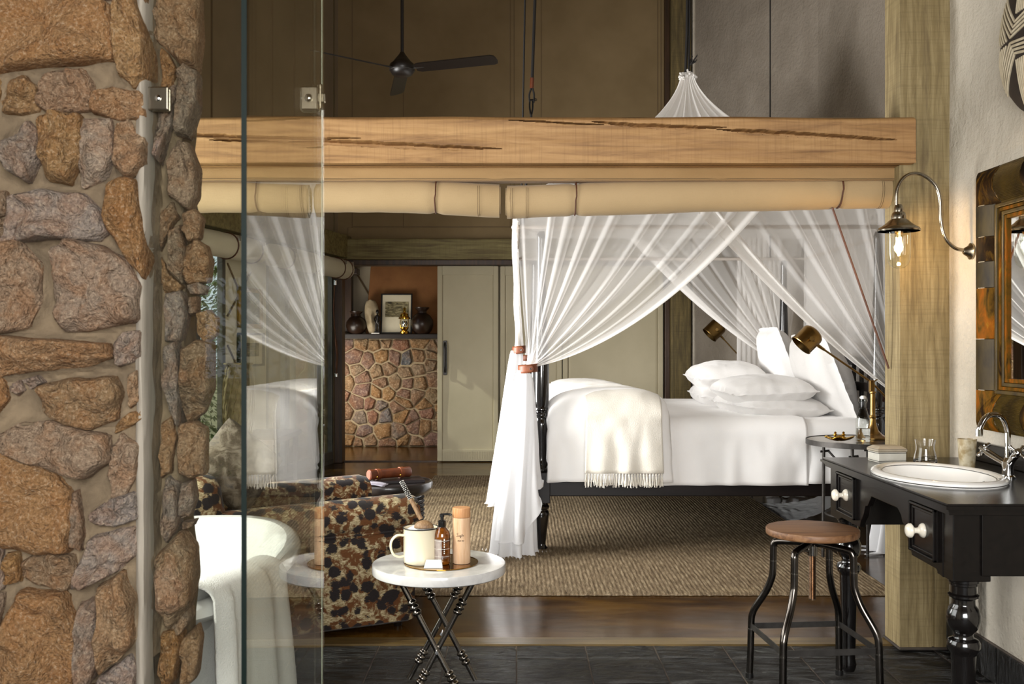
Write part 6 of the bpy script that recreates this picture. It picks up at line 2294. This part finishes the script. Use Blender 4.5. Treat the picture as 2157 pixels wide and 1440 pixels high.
wall_picture(8.92, 1.63, .46, .36, 'gilt framed landscape on the pale panel of the glazed wall', 'gilt', 'landscape_print', .04)
wall_picture(8.94, 1.26, .50, .30, 'black framed print with wide white mount on the pale panel', 'frame_black', 'engraving', .02, .07)
bn = thing('bench', 'low brown bench below the framed pictures', 'bench', (LWX(8.4) + .4, 8.4, 0))
part(bn, 'top', box(LWX(8.4) + .16, LWX(8.4) + .56, 8.0, 9.0, .50, .545), 'bench_wood', smooth=False, world=True, bevel=.004)
for yy in (8.05, 8.93):
    for xx in (LWX(8.4) + .19, LWX(8.4) + .52):
        part(bn, 'leg', box(xx - .02, xx + .02, yy - .02, yy + .02, 0, .50), 'bench_wood', smooth=False, world=True)


def basket(loc, r, h, label):
    b = thing('wicker_basket', label, 'basket', loc)
    n = 44
    part(b, 'weave', grid(lambda u, v: ((r * (.80 + .32 * math.sin(PI * (.12 + .72 * u)) - .1 * u) + .003 * math.sin(u * h / .012)) * math.cos(2 * PI * v), (r * (.80 + .32 * math.sin(PI * (.12 + .72 * u)) - .1 * u) + .003 * math.sin(u * h / .012)) * math.sin(2 * PI * v), h * u), 90, n, cv=True), 'wicker')
    for k in range(16):
        a0 = 2 * PI * k / 16
        part(b, 'stake', tube([((r * (.80 + .32 * math.sin(PI * (.12 + .72 * u)) - .1 * u) + .004) * math.cos(a0 + .9 * u), (r * (.80 + .32 * math.sin(PI * (.12 + .72 * u)) - .1 * u) + .004) * math.sin(a0 + .9 * u), h * u) for u in [i / 12 for i in range(13)]], .0045, 5), 'wicker')
    part(b, 'rim', tube([(r * .97 * math.cos(t), r * .97 * math.sin(t), h) for t in [2 * PI * i / 30 for i in range(30)]], .009, 6, closed=True), 'wicker')
    part(b, 'base', lathe([(0, 0), (r * .9, 0), (r * .9, .008), (0, .008)], 24), 'wicker')


basket((P(502, 900, 8.25).x, 8.25, .546), .115, .60, 'tall pale wicker basket standing on the low bench')

# ---------------------------------------------------------------- sitting room seen through the doorway
FY = 12.72
sr = thing('wall_sitting_room', 'plain walls of the sitting room beyond the doorway', 'wall', (-1.5, 13.2, 0), kind=ST)
part(sr, 'rear_face', box(-3.0, 0.0, 13.10, 13.2, 0, 3.2), 'sitting_wall', smooth=False, world=True)
part(sr, 'left_face', box(-2.95, -2.85, YB + .1, 13.2, 0, 3.2), 'sitting_wall', smooth=False, world=True)
part(sr, 'right_face', box(-.35, -.25, YB + .12, 13.2, 0, 3.2), 'sitting_wall', smooth=False, world=True)
part(sr, 'ceiling_face', box(-3.0, 0, YB + .12, 13.2, 3.1, 3.2), 'canvas_ceiling', smooth=False, world=True)
part(sr, 'tent_seam', tube([(-2.18, 13.09, 2.4), (-1.78, 13.09, 1.72)], .012, 6), 'stitch', world=True)
single('trim_7', 'dark wooden column beside the fireplace', 'post', join(box(-2.34, -2.10, 12.80, 12.95, 1.46, 3.1), box(-2.40, -2.02, 12.76, 12.98, 2.20, 2.28)), 'dark_trim_wood', smooth=False, kind=ST, bevel=.008)
fp = thing('fireplace', 'stone-faced fireplace wall with a dark mantel shelf', 'fireplace', (-1.5, FY, 0))
part(fp, 'mortar', box(-2.80, -.36, FY, FY + .35, 0, 1.385), 'fireplace_mortar', smooth=False, world=True)
part(fp, 'mantel', box(-2.80, -.36, FY - .10, FY + .36, 1.372, 1.437), 'mantel_wood', smooth=False, world=True, bevel=.01)
random.seed(21)
seeds = []
for j in range(9):
    for i in range(14):
        seeds.append((-2.80 + (i + .5 + (j % 2) * .5 + random.uniform(-.42, .42)) * .18, (j + .5 + random.uniform(-.40, .40)) * .1525))
cells = voronoi_cells(seeds, -2.80, -.36, 0.0, 1.372)
for k, cpoly in enumerate(cells):
    if len(cpoly) < 3:
        continue
    pl = shrink(cpoly, random.uniform(.014, .022))
    xs_ = [p[0] for p in pl]
    zs_ = [p[1] for p in pl]
    if max(xs_) - min(xs_) < .03 or max(zs_) - min(zs_) < .03:
        continue
    part(fp, 'stone', stone_geom(pl, random.uniform(.022, .045), seed=k, rings=4, mapf=lambda u, v, w: (u, FY - w, v), it=1, rough=.3, dense=True), 'granite_far', smooth=.9, world=True)
single('chimney_breast', 'tapering terracotta plaster chimney above the mantel', 'chimney',
       prism([(-1.93, 1.437), (-.88, 1.437), (-1.07, 3.1), (-1.80, 3.1)], FY + .12, FY + .36, 'y'), 'chimney_plaster', smooth=False, bevel=.02)
MZS = 1.438
MY = 12.68


def pot(x, r, h, label):
    s = h
    single('clay_pot', label, 'pot', lathe([(0, 0), (r * .55, 0), (r * .85, .12 * s), (r, .33 * s), (r * .95, .52 * s), (r * .68, .70 * s), (r * .40, .78 * s), (r * .38, .86 * s), (r * .62, .97 * s), (r * .64, s), (r * .55, s), (r * .33, .87 * s), (0, .80 * s)], 36, at=(x, MY + .02, MZS)), 'clay_dark')


pot(P(750, 700, MY).x, .132, .285, 'round dark clay pot at the column end of the mantel')
pot(P(889, 700, MY).x, .145, .335, 'taller dark clay pot beside the brass lantern')


def mask(u, v):                   # elongated carved head
    a = 2 * PI * v
    z = .43 * u
    wx = (.045 + .055 * math.sin(PI * min(1, u * 1.02)) ** .6 * (0.6 + .5 * u)) * (1 if u < .98 else .5)
    x = wx * math.cos(a)
    yv = .06 * math.sin(a)
    if math.sin(a) < -.3:
        yv -= .03 * math.exp(-((u - .42) / .22) ** 2) * max(0, 1 - abs(x) / .03)
        yv += .03 * math.exp(-((u - .45) / .16) ** 2) * max(0, 1 - abs(abs(x) - .045) / .03)
    return (P(783, 700, MY).x + x + .03 * (u - .5) * -1, MY + .03 + yv, MZS + z)


single('wooden_sculpture', 'pale carved wooden head on the mantel', 'sculpture', join(grid(mask, 40, 36, cv=True), xf(lathe([(0, 0), (.06, 0), (.05, .02)], 20), loc=(P(786, 700, MY).x, MY + .03, MZS))), 'carved_pale', smooth=1.2)
fg = thing('figurine', 'small black standing figure in front of the carved head', 'figurine', (P(796, 700, MY).x, MY - .05, MZS))
part(fg, 'pedestal', box(-.035, .035, -.03, .03, 0, .03), 'ebony', smooth=False, bevel=.004)
part(fg, 'body', join(tube(smooth_path([(-.016, 0, .03), (-.018, 0, .07), (-.014, 0, .12), (-.008, 0, .15)], 4), [.012] * 5 + [.014] * 4 + [.017] * 4, 10), tube(smooth_path([(.016, 0, .03), (.018, 0, .07), (.014, 0, .12), (.008, 0, .15)], 4), [.012] * 5 + [.014] * 4 + [.017] * 4, 10),
                      lathe([(.014, .13), (.024, .15), (.020, .18), (.027, .215), (.022, .232), (.010, .238), (.009, .248), (.017, .258), (.021, .275), (.017, .296), (.006, .306), (0, .307)], 20),
                      tube(smooth_path([(-.026, 0, .22), (-.034, -.004, .18), (-.022, -.014, .15)], 4), .0075, 8), tube(smooth_path([(.026, 0, .22), (.034, -.004, .18), (.022, -.014, .15)], 4), .0075, 8)), 'ebony')
part(fg, 'plinth_card', box(-.07, .03, -.045, -.03, 0, .008), 'card_white', smooth=False)
pf = thing('picture_frame', 'black framed engraving leaning on the terracotta chimney', 'picture', (P(834, 700, MY).x, MY, MZS))
tilt = -.14
W2, H2 = .20, .52


def lean(g):
    return xf(g, rot=(tilt, 0, 0), loc=(0, .02, 0))


part(pf, 'frame', lean(join(box(-W2, W2, 0, .02, 0, .018), box(-W2, W2, 0, .02, H2 - .018, H2), box(-W2, -W2 + .018, 0, .02, 0, H2), box(W2 - .018, W2, 0, .02, 0, H2))), 'frame_black', smooth=False, bevel=.003)
part(pf, 'mount', lean(box(-W2 + .018, W2 - .018, .006, .016, .018, H2 - .018)), 'paper', smooth=False)
part(pf, 'print', lean(box(-W2 + .055, W2 - .045, .004, .006, .215, .415)), 'engraving', smooth=False)
ln = thing('brass_lantern', 'polished brass lantern on the mantel before the picture', 'lantern', (P(853, 700, MY).x, MY - .06, MZS))
part(ln, 'base', lathe([(.05, 0), (.055, .01), (.055, .03), (.035, .04), (.05, .06), (.055, .075), (.05, .085)], 28), 'bright_brass')
part(ln, 'glass', lathe([(.048, .085), (.055, .12), (.05, .165), (.04, .18)], 28), 'thin_glass', recalc=False)
part(ln, 'lens', lathe([(0, .095), (.03, .10), (.04, .13), (.03, .16), (0, .165)], 20), 'chrome')
part(ln, 'cap', lathe([(.05, .18), (.075, .187), (.075, .20), (.055, .215), (.05, .245), (.055, .25), (.035, .262), (.018, .27), (.018, .32), (.012, .33), (0, .33)], 28), 'bright_brass')
for k in range(4):
    a = PI / 4 + k * PI / 2
    part(ln, 'guard', tube([(.056 * math.cos(a), .056 * math.sin(a), .07), (.072 * math.cos(a), .072 * math.sin(a), .13), (.066 * math.cos(a), .066 * math.sin(a), .19)], .004, 6), 'bright_brass')

# leather strap hanging on the door jamb
stp_ = thing('leather_strap', 'dark leather strap with metal tip hanging at the door jamb', 'strap', P(708, 800, 10.93))
part(stp_, 'strap', tube(smooth_path([P(706, 597, 10.92), P(703, 650, 10.92), P(706, 700, 10.92), P(710, 745, 10.92), P(708, 788, 10.92)], 5), [.012] * 12 + [.03] * 6 + [.022] * 3, 8, squash=.4), 'strap_leather', world=True)
part(stp_, 'metal_tip', tube([P(708, 786, 10.92), P(708, 793, 10.92)], .016, 8), 'chrome', world=True)
part(stp_, 'hook', tube([P(706, 590, 10.92), P(706, 600, 10.92)], .018, 8), 'chrome', world=True)

# ---------------------------------------------------------------- garden shrubs
random.seed(4)


def shrub(c, r, h, n, label, leaf='leaf_green', ls=.085):
    t = thing('garden_shrub', label, 'shrub', (c[0], c[1], -.25))
    V, F = [], []
    for k in range(n):
        while True:
            q = Vector((random.uniform(-1, 1), random.uniform(-1, 1), random.uniform(-1, 1)))
            if .35 < q.length < 1:
                break
        p = Vector((q.x * r, q.y * r, h * .55 + q.z * h * .5))
        d = (q + Vector((random.uniform(-.7, .7), random.uniform(-.7, .7), random.uniform(-.4, .6)))).normalized()
        u, w = frame_of(d)
        L = ls * random.uniform(.7, 1.3)
        a = p
        o = len(V)
        V += [a, a + d * L * .5 + u * L * .26, a + d * L, a + d * L * .5 - u * L * .26, a + d * L * .5 + w * L * .07]
        F += [(o, o + 1, o + 4), (o + 1, o + 2, o + 4), (o + 2, o + 3, o + 4), (o + 3, o, o + 4)]
    part(t, 'foliage', (V, F), leaf, smooth=False, recalc=False, kind='stuff')
    part(t, 'stem', join(*[tube([(0, 0, 0), (random.uniform(-.1, .1), random.uniform(-.1, .1), h * .35), (random.uniform(-.5, .5) * r, random.uniform(-.5, .5) * r, h * .8)], [.03, .022, .008], 6) for _ in range(5)]), 'bark')


G = ((-4.3, 6.9, .9, 2.6, 'leaf_green', 'dense green shrub outside the glazing opposite the bed'), (-3.75, 8.85, .85, 2.9, 'leaf_green', 'tall green shrub outside the narrow glazed panels'), (-3.7, 10.6, .75, 2.6, 'leaf_pale', 'pale green shrub outside the glazing at the picture wall'),
     (-4.2, 12.4, .9, 2.8, 'leaf_green', 'green shrub outside the rear corner of the bedroom'), (-6.6, 8.4, 1.2, 3.4, 'leaf_pale', 'large pale shrub at the back of the garden'),
     (-1.75, -3.2, .75, 2.3, 'leaf_pale', 'sunlit shrub in the garden behind the shower'), (-3.6, -4.2, .9, 2.8, 'leaf_green', 'dark shrub in the garden behind the shower'), (0.6, -5.2, 1.1, 2.6, 'leaf_green', 'broad shrub in the garden facing the bathroom opening'))
for x, yy, r, h, m, lb_ in G:
    shrub((x, yy), r, h, 2600, lb_, m)
